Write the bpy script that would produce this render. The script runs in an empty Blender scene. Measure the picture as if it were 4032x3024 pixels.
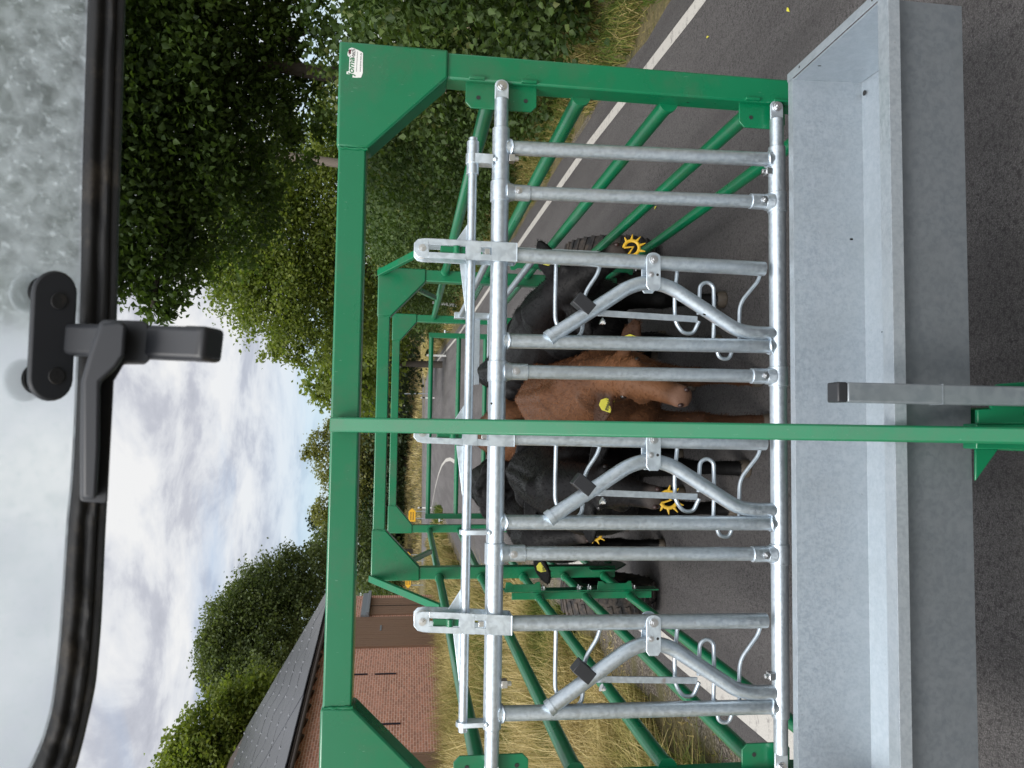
import bpy, bmesh, math, random
import numpy as np
from mathutils import Vector, Matrix
R = math.radians
S = bpy.context.scene
COL = S.collection
rnd = random.Random(7)
# ------------------------------------------------------------------ camera
F = 3020.0; H = 2.1
def _n(a): return a / np.linalg.norm(a)
_Y = _n(np.array([-178.0, 414.0, -F])); _r = .0224
_X = np.array([math.cos(_r), -math.sin(_r), 0]); _X = _n(_X - _Y * _X.dot(_Y)); _Z = np.cross(_X, _Y)
BM = np.array([_X, _Y, _Z]); CAM = np.array([0, 0, H])
def ray(x, y): return BM @ np.array([3024 - y - 1512.0, 2016.0 - x, -F])
def onY(x, y, Y):
    d = ray(x, y); return Vector(CAM + d * (Y / d[1]))
def onZ(x, y, Z=0.0):
    d = ray(x, y); return Vector(CAM + d * ((Z - H) / d[2]))
def onPlane(x, y, p, n):
    d = ray(x, y); return Vector(CAM + d * (np.dot(np.array(p) - CAM, n) / np.dot(d, n)))
cam = bpy.data.cameras.new('camera'); co = bpy.data.objects.new('camera', cam); COL.objects.link(co)
cx, cy, cz = -BM[:, 1], BM[:, 0], BM[:, 2]
co.matrix_world = Matrix(((cx[0], cy[0], cz[0], 0), (cx[1], cy[1], cz[1], 0), (cx[2], cy[2], cz[2], H), (0, 0, 0, 1)))
cam.sensor_fit = 'HORIZONTAL'; cam.sensor_width = 36; cam.lens = 36 * F / 4032
cam.clip_start = .05; cam.clip_end = 3000
cam.dof.use_dof = True; cam.dof.focus_distance = 3.6; cam.dof.aperture_fstop = 8
S.camera = co
# ------------------------------------------------------------------ helpers
def fillet(pts, r, n=6):
    pts = [Vector(p) for p in pts]; out = [pts[0]]
    for i in range(1, len(pts) - 1):
        a, b, c = pts[i - 1], pts[i], pts[i + 1]
        u = (a - b); v = (c - b); k = min(r, u.length * .48, v.length * .48)
        p0 = b + u.normalized() * k; p1 = b + v.normalized() * k
        for j in range(n + 1):
            t = j / n; out.append(p0 * (1 - t) ** 2 + b * 2 * t * (1 - t) + p1 * t * t)
    out.append(pts[-1]); return out
class MB:
    def __init__(s): s.v = []; s.f = []; s.m = []
    def add(s, vs, fs, mi=0):
        o = len(s.v); s.v += [tuple(v) for v in vs]; s.f += [tuple(i + o for i in f) for f in fs]; s.m += [mi] * len(fs)
    def box(s, c, size, M=None, mi=0):
        c = Vector(c); hx, hy, hz = [q / 2 for q in size]
        vs = [Vector((x, y, z)) for x in (-hx, hx) for y in (-hy, hy) for z in (-hz, hz)]
        if M is not None: vs = [M @ v for v in vs]
        s.add([v + c for v in vs], [(0, 1, 3, 2), (4, 6, 7, 5), (0, 4, 5, 1), (2, 3, 7, 6), (0, 2, 6, 4), (1, 5, 7, 3)], mi); return s
    def bb(s, a, b, mi=0):
        a = Vector(a); b = Vector(b); d = b - a
        return s.box((a + b) / 2, (abs(d.x), abs(d.y), abs(d.z)), None, mi)
    def tube(s, pts, r, n=16, mi=0, flat=None):
        pts = [Vector(p) for p in pts]; N = len(pts)
        rr = r if isinstance(r, (list, tuple)) else [r] * N
        T = []
        for i in range(N):
            t = pts[min(i + 1, N - 1)] - pts[max(i - 1, 0)]; T.append(t.normalized())
        u = T[0].orthogonal().normalized() if flat is None else (Vector(flat) - T[0] * Vector(flat).dot(T[0])).normalized()
        vs = []; fs = []
        for i in range(N):
            u = (u - T[i] * u.dot(T[i])).normalized(); w = T[i].cross(u)
            ra = rr[i] if isinstance(rr[i], tuple) else (rr[i], rr[i])
            for j in range(n):
                a = 2 * math.pi * j / n; vs.append(pts[i] + u * math.cos(a) * ra[0] + w * math.sin(a) * ra[1])
        for i in range(N - 1):
            for j in range(n):
                k = (j + 1) % n; fs.append((i * n + j, i * n + k, (i + 1) * n + k, (i + 1) * n + j))
        fs.append(tuple(reversed(range(n)))); fs.append(tuple((N - 1) * n + j for j in range(n)))
        s.add(vs, fs, mi); return s
    def bar(s, a, b, w, h, up=(0, 0, 1), w2=None, h2=None, mi=0):
        a = Vector(a); b = Vector(b); t = (b - a).normalized(); up = Vector(up); up = (up - t * up.dot(t)).normalized(); q = t.cross(up)
        w2 = w2 or w; h2 = h2 or h; vs = []
        for p, ww, hh in ((a, w, h), (b, w2, h2)):
            for sx, sy in ((-1, -1), (1, -1), (1, 1), (-1, 1)): vs.append(p + q * sx * ww / 2 + up * sy * hh / 2)
        s.add(vs, [(3, 2, 1, 0), (4, 5, 6, 7), (0, 1, 5, 4), (1, 2, 6, 5), (2, 3, 7, 6), (3, 0, 4, 7)], mi); return s
    def prism(s, poly, d, mi=0):
        """poly: list of 3D points, d: extrusion vector"""
        poly = [Vector(p) for p in poly]; d = Vector(d); n = len(poly)
        nrm = Vector((0, 0, 0))
        for i in range(n): nrm += poly[i].cross(poly[(i + 1) % n])
        if nrm.dot(d) > 0: poly.reverse()
        vs = poly + [p + d for p in poly]
        fs = [tuple(range(n)), tuple(reversed(range(n, 2 * n)))]
        for i in range(n): k = (i + 1) % n; fs.append((k, i, n + i, n + k))
        s.add(vs, fs, mi); return s
    def hexbolt(s, p, nrm, r=.012, h=.009, mi=0):
        p = Vector(p); nrm = Vector(nrm).normalized()
        s.tube([p, p + nrm * .003], r * 1.35, 14, mi); s.tube([p + nrm * .003, p + nrm * h], r, 6, mi); s.tube([p + nrm * h, p + nrm * (h + .006)], r * .5, 8, mi); return s
    def ball(s, c, r, nu=12, nv=8, M=None, mi=0):
        c = Vector(c); r = Vector(r) if not isinstance(r, (int, float)) else Vector((r, r, r)); vs = []; fs = []
        for i in range(nv + 1):
            th = math.pi * i / nv
            for j in range(nu):
                ph = 2 * math.pi * j / nu
                v = Vector((r.x * math.sin(th) * math.cos(ph), r.y * math.sin(th) * math.sin(ph), r.z * math.cos(th)))
                vs.append((M @ v if M is not None else v) + c)
        for i in range(nv):
            for j in range(nu):
                k = (j + 1) % nu; fs.append((i * nu + j, (i + 1) * nu + j, (i + 1) * nu + k, i * nu + k))
        s.add(vs, fs, mi); return s
    def lathe(s, prof, c, axis, n=48, mi=0, closed=True):
        """prof: (radius, along) list; closed ring profile"""
        c = Vector(c); ax = Vector(axis).normalized(); u = ax.orthogonal().normalized(); w = ax.cross(u); vs = []; fs = []; P = len(prof)
        for j in range(n):
            a = 2 * math.pi * j / n; d = u * math.cos(a) + w * math.sin(a)
            for (r, t) in prof: vs.append(c + d * r + ax * t)
        for j in range(n):
            k = (j + 1) % n
            for i in range(P if closed else P - 1):
                q = (i + 1) % P; fs.append((j * P + i, k * P + i, k * P + q, j * P + q))
        s.add(vs, fs, mi); return s
    def build(s, name, mat, parent=None, bevel=0, smooth=True, ang=38, seg=2):
        me = bpy.data.meshes.new(name); me.from_pydata(s.v, [], s.f); me.update()
        bm = bmesh.new(); bm.from_mesh(me); bmesh.ops.remove_doubles(bm, verts=bm.verts, dist=1e-6)
        bmesh.ops.recalc_face_normals(bm, faces=bm.faces)
        bm.to_mesh(me); bm.free()
        mats = mat if isinstance(mat, (list, tuple)) else [mat]
        for m in mats: me.materials.append(m)
        if len(mats) > 1 and len(me.polygons) == len(s.m): me.polygons.foreach_set('material_index', s.m)
        if smooth:
            me.shade_smooth(); me.set_sharp_from_angle(angle=R(ang))
        o = bpy.data.objects.new(name, me); COL.objects.link(o)
        if parent is not None: attach(o, parent)
        if bevel:
            b = o.modifiers.new('bevel', 'BEVEL'); b.width = bevel; b.segments = seg; b.limit_method = 'ANGLE'; b.angle_limit = R(40); b.harden_normals = False
        return o
def world_loc(o):
    p = Vector(o.location)
    while o.parent: o = o.parent; p += Vector(o.location)
    return p
def attach(o, parent):
    # geometry is authored in world space: shift it so the child keeps its place under an unrotated parent
    o.parent = parent
    off = Vector((0, 0, 0)); q = parent
    while q: off += q.location; q = q.parent
    o.location = -off
def tag(o, label=None, cat=None, group=None, kind=None):
    if label: o['label'] = label
    if cat: o['category'] = cat
    if group: o['group'] = group
    if kind: o['kind'] = kind
    return o
def empty(name, loc, label, cat, group=None):
    o = bpy.data.objects.new(name, None); o.location = loc; o.empty_display_size = .2; COL.objects.link(o)
    return tag(o, label, cat, group)
def np_mesh(name, verts, faces, mat, tint=None, parent=None, smooth=False):
    me = bpy.data.meshes.new(name); nv = len(verts); nf, k = faces.shape
    me.vertices.add(nv); me.vertices.foreach_set('co', np.ascontiguousarray(verts, dtype=np.float32).ravel())
    me.loops.add(nf * k); me.loops.foreach_set('vertex_index', np.ascontiguousarray(faces, dtype=np.int32).ravel())
    me.polygons.add(nf); me.polygons.foreach_set('loop_start', np.arange(0, nf * k, k, dtype=np.int32))
    me.update(calc_edges=True)
    if tint is not None:
        a = me.attributes.new('tint', 'FLOAT', 'FACE'); a.data.foreach_set('value', np.ascontiguousarray(tint, dtype=np.float32))
    me.materials.append(mat)
    if smooth: me.shade_smooth()
    o = bpy.data.objects.new(name, me); COL.objects.link(o)
    if parent is not None: attach(o, parent)
    return o
# ------------------------------------------------------------------ materials
class NT:
    def __init__(s, name):
        s.m = bpy.data.materials.new(name); s.m.use_nodes = True; s.t = s.m.node_tree; s.b = s.t.nodes['Principled BSDF']; s.out = s.t.nodes['Material Output']
    def n(s, ty, **kw):
        nd = s.t.nodes.new(ty)
        for k, v in kw.items():
            if k.startswith('i_'): nd.inputs[k[2:].replace('_', ' ')].default_value = v
            else: setattr(nd, k, v)
        return nd
    def l(s, a, b): s.t.links.new(a, b)
    def coord(s, scale=(1, 1, 1), kind='Object', rot=(0, 0, 0)):
        tc = s.n('ShaderNodeTexCoord'); mp = s.n('ShaderNodeMapping'); mp.inputs['Scale'].default_value = scale; mp.inputs['Rotation'].default_value = rot
        s.l(tc.outputs[kind], mp.inputs['Vector']); return mp.outputs['Vector']
    def noise(s, vec, scale, detail=4, rough=.55, dist=0):
        q = s.n('ShaderNodeTexNoise'); q.inputs['Scale'].default_value = scale; q.inputs['Detail'].default_value = detail; q.inputs['Roughness'].default_value = rough; q.inputs['Distortion'].default_value = dist
        if vec is not None: s.l(vec, q.inputs['Vector'])
        return q.outputs['Fac']
    def ramp(s, fac, stops, interp='LINEAR'):
        q = s.n('ShaderNodeValToRGB'); q.color_ramp.interpolation = interp; e = q.color_ramp.elements
        while len(e) > 1: e.remove(e[-1])
        e[0].position, e[0].color = stops[0][0], c4(stops[0][1])
        for p, c in stops[1:]:
            el = e.new(p); el.color = c4(c)
        s.l(fac, q.inputs['Fac']); return q.outputs['Color']
    def mix(s, fac, a, b, mode='MIX'):
        q = s.n('ShaderNodeMix', data_type='RGBA', blend_type=mode)
        for sock, v in ((q.inputs[0], fac), (q.inputs[6], a), (q.inputs[7], b)):
            if isinstance(v, (int, float)): sock.default_value = v
            elif isinstance(v, tuple): sock.default_value = c4(v)
            else: s.l(v, sock)
        return q.outputs[2]
    def math(s, op, a, b=0.0):
        q = s.n('ShaderNodeMath', operation=op)
        for sock, v in ((q.inputs[0], a), (q.inputs[1], b)):
            if isinstance(v, (int, float)): sock.default_value = v
            else: s.l(v, sock)
        return q.outputs[0]
    def bump(s, h, strength=.3, dist=.01):
        q = s.n('ShaderNodeBump'); q.inputs['Strength'].default_value = strength; q.inputs['Distance'].default_value = dist; s.l(h, q.inputs['Height']); s.l(q.outputs['Normal'], s.b.inputs['Normal'])
    def base(s, v):
        if isinstance(v, tuple): s.b.inputs['Base Color'].default_value = c4(v)
        else: s.l(v, s.b.inputs['Base Color'])
    def rough(s, v):
        if isinstance(v, (int, float)): s.b.inputs['Roughness'].default_value = v
        else: s.l(v, s.b.inputs['Roughness'])
    def metal(s, v): s.b.inputs['Metallic'].default_value = v
def c4(c): return (c, c, c, 1) if isinstance(c, (int, float)) else (c[0], c[1], c[2], 1)
def simple(name, col, rough=.5, metal=0, var=.12, scale=20):
    t = NT(name); f = t.noise(t.coord(), scale, 3)
    t.base(t.mix(f, tuple(q * (1 - var) for q in col), tuple(q * (1 + var) for q in col))); t.rough(rough); t.metal(metal); return t.m
def flecks(t, scale, size, keep):
    """sparse small dark spots: flies, droppings"""
    size *= .7; vo = t.n('ShaderNodeTexVoronoi'); vo.inputs['Scale'].default_value = scale; t.l(t.coord((1, 1, .55)), vo.inputs['Vector'])
    sp = t.n('ShaderNodeSeparateColor'); t.l(vo.outputs['Color'], sp.inputs[0])
    return t.math('MULTIPLY', t.math('LESS_THAN', vo.outputs['Distance'], size), t.math('GREATER_THAN', sp.outputs[0], keep))
def m_green():
    t = NT('green_paint'); v = t.coord(); f = t.noise(v, 3, 4); g = t.noise(v, 90, 2)
    c = t.mix(f, (.0014, .140, .055), (.0024, .163, .068)); 
    sc = t.ramp(t.noise(t.coord((40, 40, 7)), 6, 2, .5), [(0, 0), (.735, 0), (.76, 1)])
    c = t.mix(t.math('MULTIPLY', sc, .5), c, (.20, .36, .26))
    dirt = t.ramp(t.noise(v, 3.5, 8, .74), [(.48, 0), (.72, .40)]); c = t.mix(dirt, c, (.075, .10, .065)); fly = flecks(t, 11, .055, .5); c = t.mix(fly, c, (.012, .010, .008)); t.base(c)
    t.l(t.ramp(f, [(.3, .24), (.7, .38)]), t.b.inputs['Roughness']); t.b.inputs['Coat Weight'].default_value = .22; t.b.inputs['Coat Roughness'].default_value = .18
    t.b.inputs['Specular IOR Level'].default_value = .5; t.bump(g, .04, .002); return t.m
def m_galv(name, tone=1.0, spangle=55, metal=.75, warm=0):
    t = NT(name); v = t.coord()
    a = t.noise(v, spangle, 3, .6, .6); b = t.noise(v, spangle * .35, 3, .6, .3); w = t.noise(v, 4, 4, .6)
    A = tuple(min(.93, q * tone) for q in (.63, .71, .78)); Bc = tuple(min(.95, q * tone) for q in (.71, .79, .85))
    c = t.mix(t.ramp(a, [(.42, 0), (.58, 1)]), A, Bc); c = t.mix(t.ramp(b, [(.45, 0), (.65, .5)]), c, tuple(min(.96, q * tone) for q in (.80, .87, .93)))
    c = t.mix(t.ramp(w, [(.45, 0), (.8, .45)]), c, tuple(q * tone for q in (.60, .66, .69)))
    dk = t.ramp(t.noise(t.coord((9, 9, 9)), 9, 3, .7), [(.0, 0), (.70, 0), (.74, .55)]); c = t.mix(dk, c, (.22, .22, .21)); c = t.mix(flecks(t, 9, .05, .6), c, (.02, .017, .013)); c = t.mix(t.ramp(t.noise(v, 5.5, 3, .6), [(.735, 0), (.77, .75)]), c, (.28, .13, .05))
    t.base(c); t.metal(metal); t.l(t.ramp(a, [(.3, .33), (.7, .52)]), t.b.inputs['Roughness'])
    t.bump(t.noise(v, spangle * 2, 3), .08, .002); return t.m
def m_asphalt():
    t = NT('asphalt'); v = t.coord()
    f = t.noise(v, 180, 3, .7); g = t.noise(v, .8, 5, .6); h = t.noise(v, 55, 4, .75)
    vo = t.n('ShaderNodeTexVoronoi'); vo.inputs['Scale'].default_value = 120; t.l(v, vo.inputs['Vector'])
    c = t.ramp(f, [(.30, (.040, .037, .037)), (.5, (.140, .130, .128)), (.68, (.30, .285, .28))])
    c = t.mix(t.ramp(h, [(.36, .9), (.50, 0)]), c, (.030, .027, .027))
    c = t.mix(t.ramp(vo.outputs['Distance'], [(.0, .85), (.13, 0)]), c, (.30, .28, .26))
    c = t.mix(t.ramp(g, [(.35, 0), (.75, .5)]), c, (.175, .165, .16)); c = t.mix(t.ramp(t.noise(t.coord((1.6, .12, 1)), 1.1, 5, .6), [(.42, .38), (.56, 0)]), c, (.055, .050, .050)); t.base(c); t.rough(.86)
    t.bump(t.math('ADD', h, f), 1.0, .02); return t.m
def m_line():
    t = NT('road_paint'); v = t.coord(); f = t.noise(v, 14, 6, .75)
    c = t.mix(t.ramp(f, [(.33, 1), (.45, 0)]), (.50, .48, .44), (.15, .14, .135)); c = t.mix(t.ramp(t.noise(v, 120, 3), [(.35, .5), (.55, 0)]), c, (.33, .31, .29)); t.base(c); t.rough(.8); t.bump(t.noise(v, 150, 3), .4, .006); return t.m
def m_leaf(name, a, b, trans=.35, dry=None):
    t = NT(name); at = t.n('ShaderNodeAttribute', attribute_name='tint')
    st = [(0, a), (.85 if dry else 1, b)]
    if dry: st.append((1, dry))
    c = t.ramp(at.outputs['Fac'], st); t.base(c); t.rough(.55); t.b.inputs['Specular IOR Level'].default_value = .35
    tr = t.n('ShaderNodeBsdfTranslucent'); t.l(t.mix(1.0, c, (1.5, 1.6, .7), 'MULTIPLY'), tr.inputs['Color'])
    mx = t.n('ShaderNodeMixShader'); mx.inputs[0].default_value = trans; t.l(t.b.outputs[0], mx.inputs[1]); t.l(tr.outputs[0], mx.inputs[2]); t.l(mx.outputs[0], t.out.inputs['Surface']); return t.m
def m_grass(name, stops):
    t = NT(name); at = t.n('ShaderNodeAttribute', attribute_name='tint'); c = t.ramp(at.outputs['Fac'], stops); t.base(c); t.rough(.7); t.b.inputs['Specular IOR Level'].default_value = .2
    tr = t.n('ShaderNodeBsdfTranslucent'); t.l(c, tr.inputs['Color']); mx = t.n('ShaderNodeMixShader'); mx.inputs[0].default_value = .3
    t.l(t.b.outputs[0], mx.inputs[1]); t.l(tr.outputs[0], mx.inputs[2]); t.l(mx.outputs[0], t.out.inputs['Surface']); return t.m
def m_ground():
    t = NT('soil_and_turf'); v = t.coord(); f = t.noise(v, 1.3, 6, .65); g = t.noise(v, 25, 4, .7)
    c = t.ramp(f, [(.3, (.05, .06, .018)), (.5, (.16, .13, .055)), (.7, (.24, .19, .09))]); c = t.mix(t.ramp(g, [(.35, .6), (.6, 0)]), c, (.045, .04, .02)); t.base(c); t.rough(.95); t.bump(g, .8, .05); return t.m
def m_gravel():
    t = NT('gravel'); v = t.coord(); f = t.noise(v, 60, 4, .7); g = t.noise(v, 2.5, 4)
    c = t.ramp(f, [(.36, (.02, .016, .012)), (.5, (.14, .115, .09)), (.64, (.42, .37, .31))]); c = t.mix(t.ramp(g, [(.45, 0), (.7, .8)]), c, (.13, .12, .04)); t.base(c); t.rough(.95); t.bump(f, .9, .03); return t.m
def m_brick():
    t = NT('brick'); tc = t.n('ShaderNodeTexCoord'); b = t.n('ShaderNodeTexBrick'); t.l(tc.outputs['UV'], b.inputs['Vector'])
    b.inputs['Scale'].default_value = 1; b.inputs['Brick Width'].default_value = .26; b.inputs['Row Height'].default_value = .085; b.inputs['Mortar Size'].default_value = .014; b.inputs['Mortar Smooth'].default_value = .3; b.inputs['Bias'].default_value = -.25
    b.inputs['Color1'].default_value = (.68, .28, .17, 1); b.inputs['Color2'].default_value = (.35, .135, .08, 1); b.inputs['Mortar'].default_value = (.90, .66, .54, 1)
    v = t.coord(); f = t.noise(v, .8, 5, .65); c = t.mix(t.ramp(f, [(.3, 0), (.75, .5)]), b.outputs['Color'], (.72, .37, .28)); c = t.mix(t.ramp(t.noise(v, 8, 4, .7), [(.35, .3), (.55, 0)]), c, (.24, .12, .085)); t.base(c); t.rough(.9); t.bump(b.outputs['Fac'], -.5, .01); return t.m
def m_wood(name, col, scale=(30, 30, 1.2), rough=.75):
    t = NT(name); f = t.noise(t.coord(scale), 4, 5, .65); g = t.noise(t.coord(), 1.5, 4)
    c = t.mix(f, tuple(q * .62 for q in col), tuple(q * 1.3 for q in col)); c = t.mix(t.ramp(g, [(.4, 0), (.75, .4)]), c, tuple(q * .8 + .03 for q in col)); t.base(c); t.rough(rough); t.bump(f, .4, .01); return t.m
def m_cow(name, dark, light, lo=.42, hi=.62, sheen=.35, rough=.55):
    t = NT(name); v = t.coord(); f = t.noise(v, 5, 5, .6); h = t.noise(t.coord((1, .25, 1)), 120, 3, .7); at = t.n('ShaderNodeAttribute', attribute_name='pale')
    c = t.mix(t.ramp(f, [(lo, 0), (hi, 1)]), dark, light); c = t.mix(t.ramp(h, [(.35, .55), (.6, 0)]), c, tuple(q * .55 for q in dark)); 
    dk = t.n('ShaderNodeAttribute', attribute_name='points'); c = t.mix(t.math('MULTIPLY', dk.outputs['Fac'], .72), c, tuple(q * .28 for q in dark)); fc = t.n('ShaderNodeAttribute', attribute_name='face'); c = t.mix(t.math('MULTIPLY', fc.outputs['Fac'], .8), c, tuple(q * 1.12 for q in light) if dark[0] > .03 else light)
    c = t.mix(at.outputs['Fac'], c, (.045, .036, .032) if dark[0] < .03 else (.16, .085, .055)); t.base(c); t.rough(rough)
    t.b.inputs['Sheen Weight'].default_value = sheen; t.b.inputs['Sheen Roughness'].default_value = .4; t.b.inputs['Sheen Tint'].default_value = (*[min(1, q * 3 + .1) for q in light], 1)
    t.b.inputs['Specular IOR Level'].default_value = .16 if dark[0] < .03 else .2; t.bump(h, .35, .006); return t.m
def m_glass():
    t = NT('dirty_glass'); v = t.coord(); f = t.noise(v, 48, 5, .55, .3); g = t.noise(v, 5, 5, .6); vo = t.n('ShaderNodeTexVoronoi'); vo.feature = 'DISTANCE_TO_EDGE'; vo.inputs['Scale'].default_value = 60
    wv = t.n('ShaderNodeVectorMath', operation='ADD'); nz = t.n('ShaderNodeTexNoise'); nz.inputs['Scale'].default_value = 40; t.l(v, nz.inputs['Vector']); sc = t.n('ShaderNodeVectorMath', operation='SCALE'); sc.inputs['Scale'].default_value = .03; t.l(nz.outputs['Color'], sc.inputs[0]); t.l(v, wv.inputs[0]); t.l(sc.outputs[0], wv.inputs[1]); t.l(wv.outputs[0], vo.inputs['Vector'])
    d = t.math('ADD', t.ramp(f, [(.30, .16), (.70, .52)]), t.ramp(g, [(.35, .02), (.7, .22)])); d = t.math('ADD', d, t.ramp(vo.outputs['Distance'], [(0, .05), (.10, 0)])); d = t.math('ADD', d, t.ramp(t.noise(v, 14, 2, .4), [(.68, 0), (.75, .25)])); d = t.math('ADD', d, t.ramp(t.noise(v, 115, 3, .5), [(.58, 0), (.70, .28)]))
    di = t.n('ShaderNodeBsdfTranslucent'); di.inputs['Color'].default_value = (.86, .94, .95, 1); df = t.n('ShaderNodeBsdfDiffuse'); df.inputs['Color'].default_value = (.62, .64, .62, 1)
    a = t.n('ShaderNodeMixShader'); a.inputs[0].default_value = .12; t.l(di.outputs[0], a.inputs[1]); t.l(df.outputs[0], a.inputs[2])
    rf = t.n('ShaderNodeBsdfRefraction'); rf.inputs['IOR'].default_value = 1.12; rf.inputs['Roughness'].default_value = .38; rf.inputs['Color'].default_value = (.95, .98, .99, 1)
    b = t.n('ShaderNodeMixShader'); t.l(t.math('MINIMUM', d, .88), b.inputs[0]); t.l(rf.outputs[0], b.inputs[1]); t.l(a.outputs[0], b.inputs[2])
    t.l(b.outputs[0], t.out.inputs['Surface']); t.t.nodes.remove(t.b); return t.m
def m_pane():
    t = NT('clear_pane'); tr = t.n('ShaderNodeBsdfTransparent'); gl = t.n('ShaderNodeBsdfGlossy'); gl.inputs['Roughness'].default_value = .03; fr = t.n('ShaderNodeFresnel'); fr.inputs['IOR'].default_value = 1.3; mx = t.n('ShaderNodeMixShader')
    t.l(fr.outputs[0], mx.inputs[0]); t.l(tr.outputs[0], mx.inputs[1]); t.l(gl.outputs[0], mx.inputs[2]); t.l(mx.outputs[0], t.out.inputs['Surface']); t.t.nodes.remove(t.b); return t.m
def m_disc():
    t = NT('clear_washer'); t.base((.55, .60, .64)); t.rough(.3); tr = t.n('ShaderNodeBsdfTransparent'); mx = t.n('ShaderNodeMixShader'); mx.inputs[0].default_value = .72
    t.l(t.b.outputs[0], mx.inputs[1]); t.l(tr.outputs[0], mx.inputs[2]); t.l(mx.outputs[0], t.out.inputs['Surface']); return t.m
def m_seal():
    t = NT('window_rubber'); f = t.noise(t.coord(), 25, 5, .7); g = t.noise(t.coord(), 160, 3)
    c = t.mix(t.ramp(f, [(.5, 0), (.72, .8)]), (.009, .009, .010), (.075, .060, .045)); t.base(c); t.rough(.62); t.bump(g, .3, .002); return t.m
def m_tyre():
    t = NT('tyre_rubber'); f = t.noise(t.coord(), 9, 5, .7); c = t.mix(t.ramp(f, [(.42, 0), (.65, .9)]), (.017, .017, .018), (.09, .07, .055)); t.base(c); t.rough(.85); t.bump(t.noise(t.coord(), 60, 3), .4, .006); return t.m
def m_pv():
    t = NT('solar_glass'); f = t.noise(t.coord(), 1.2, 4); t.base(t.mix(f, (.020, .023, .032), (.035, .038, .048))); t.rough(.26); t.b.inputs['Specular IOR Level'].default_value = .32; t.bump(t.noise(t.coord(), .6, 2), .01, .3); return t.m
M = dict(green=m_green(), galv=m_galv('galvanised_tube', .85, 80, .88), sheet=m_galv('galvanised_sheet', .595, 110, .6), plate=m_galv('zinc_plate', 1.05, 40, .85), jack=m_galv('weathered_zinc', .34, 30, .5),
    bolt=simple('zinc_bolt', (.72, .73, .74), .28, .95), asphalt=m_asphalt(), line=m_line(), ground=m_ground(), gravel=m_gravel(), brick=m_brick(),
    door=m_wood('brown_boards', (.30, .18, .115), (22, 22, .8)), bark=m_wood('bark', (.055, .045, .036), (14, 14, 3), .95), pole=m_wood('pole_wood', (.16, .13, .105), (26, 26, 1)),
    black=simple('black_plastic', (.020, .021, .024), .45), handle=simple('grey_plastic', (.020, .022, .027), .5), rubber=m_seal(), tyre=m_tyre(), glass=m_glass(), pv=m_pv(),
    alu=simple('aluminium', (.34, .35, .37), .4, .7), yellow=simple('yellow_plastic', (.60, .36, .02), .45), sign=simple('yellow_sign', (.70, .38, .015), .5), tagm=simple('ear_tag_yellow', (.56, .52, .06), .5),
    white=simple('white_plastic', (.74, .74, .72), .5), red=simple('red_sign', (.42, .03, .03), .5), ink=simple('dark_ink', (.02, .02, .02), .6), inkg=simple('green_ink', (.04, .17, .08), .5), inkr=simple('dark_red_ink', (.10, .02, .03), .5), grey=simple('grey_lintel', (.30, .33, .36), .5, .3),
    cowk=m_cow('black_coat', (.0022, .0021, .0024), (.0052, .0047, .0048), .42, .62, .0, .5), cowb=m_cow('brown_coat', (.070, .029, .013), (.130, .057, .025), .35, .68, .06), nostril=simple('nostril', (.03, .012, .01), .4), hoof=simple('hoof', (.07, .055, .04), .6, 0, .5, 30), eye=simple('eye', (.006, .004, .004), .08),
    rim=simple('steel_rim', (.012, .012, .03), .35, .2), rtile=m_wood('roof_timber', (.05, .034, .025)), disc=m_disc(),
    mapleleaf=m_leaf('maple_leaf', (.028, .053, .014), (.090, .145, .032), .46), limeleaf=m_leaf('lime_leaf', (.085, .128, .028), (.225, .260, .060), .48), hedgeleaf=m_leaf('hedge_leaf', (.030, .060, .014), (.090, .140, .034), .3, (.13, .15, .045)),
    oakleaf=m_leaf('oak_leaf', (.065, .095, .036), (.150, .180, .072), .4), oliveleaf=m_leaf('olive_leaf', (.110, .125, .036), (.235, .235, .080), .42), darkleaf=m_leaf('dark_leaf', (.018, .034, .014), (.050, .075, .028), .25),
    hairk=m_grass('black_hair', [(0, (.0012, .0012, .0013)), (.6, (.0036, .0034, .0037)), (1, (.009, .0083, .0086))]), hairb=m_grass('brown_hair', [(0, (.035, .013, .005)), (.5, (.12, .046, .018)), (1, (.24, .105, .045))]),
    straw=m_grass('dry_grass', [(0, (.085, .13, .022)), (.25, (.22, .21, .055)), (.55, (.44, .35, .14)), (1, (.68, .57, .30))]), greengrass=m_grass('green_grass', [(0, (.055, .105, .014)), (.6, (.12, .17, .03)), (1, (.30, .27, .09))]))
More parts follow.
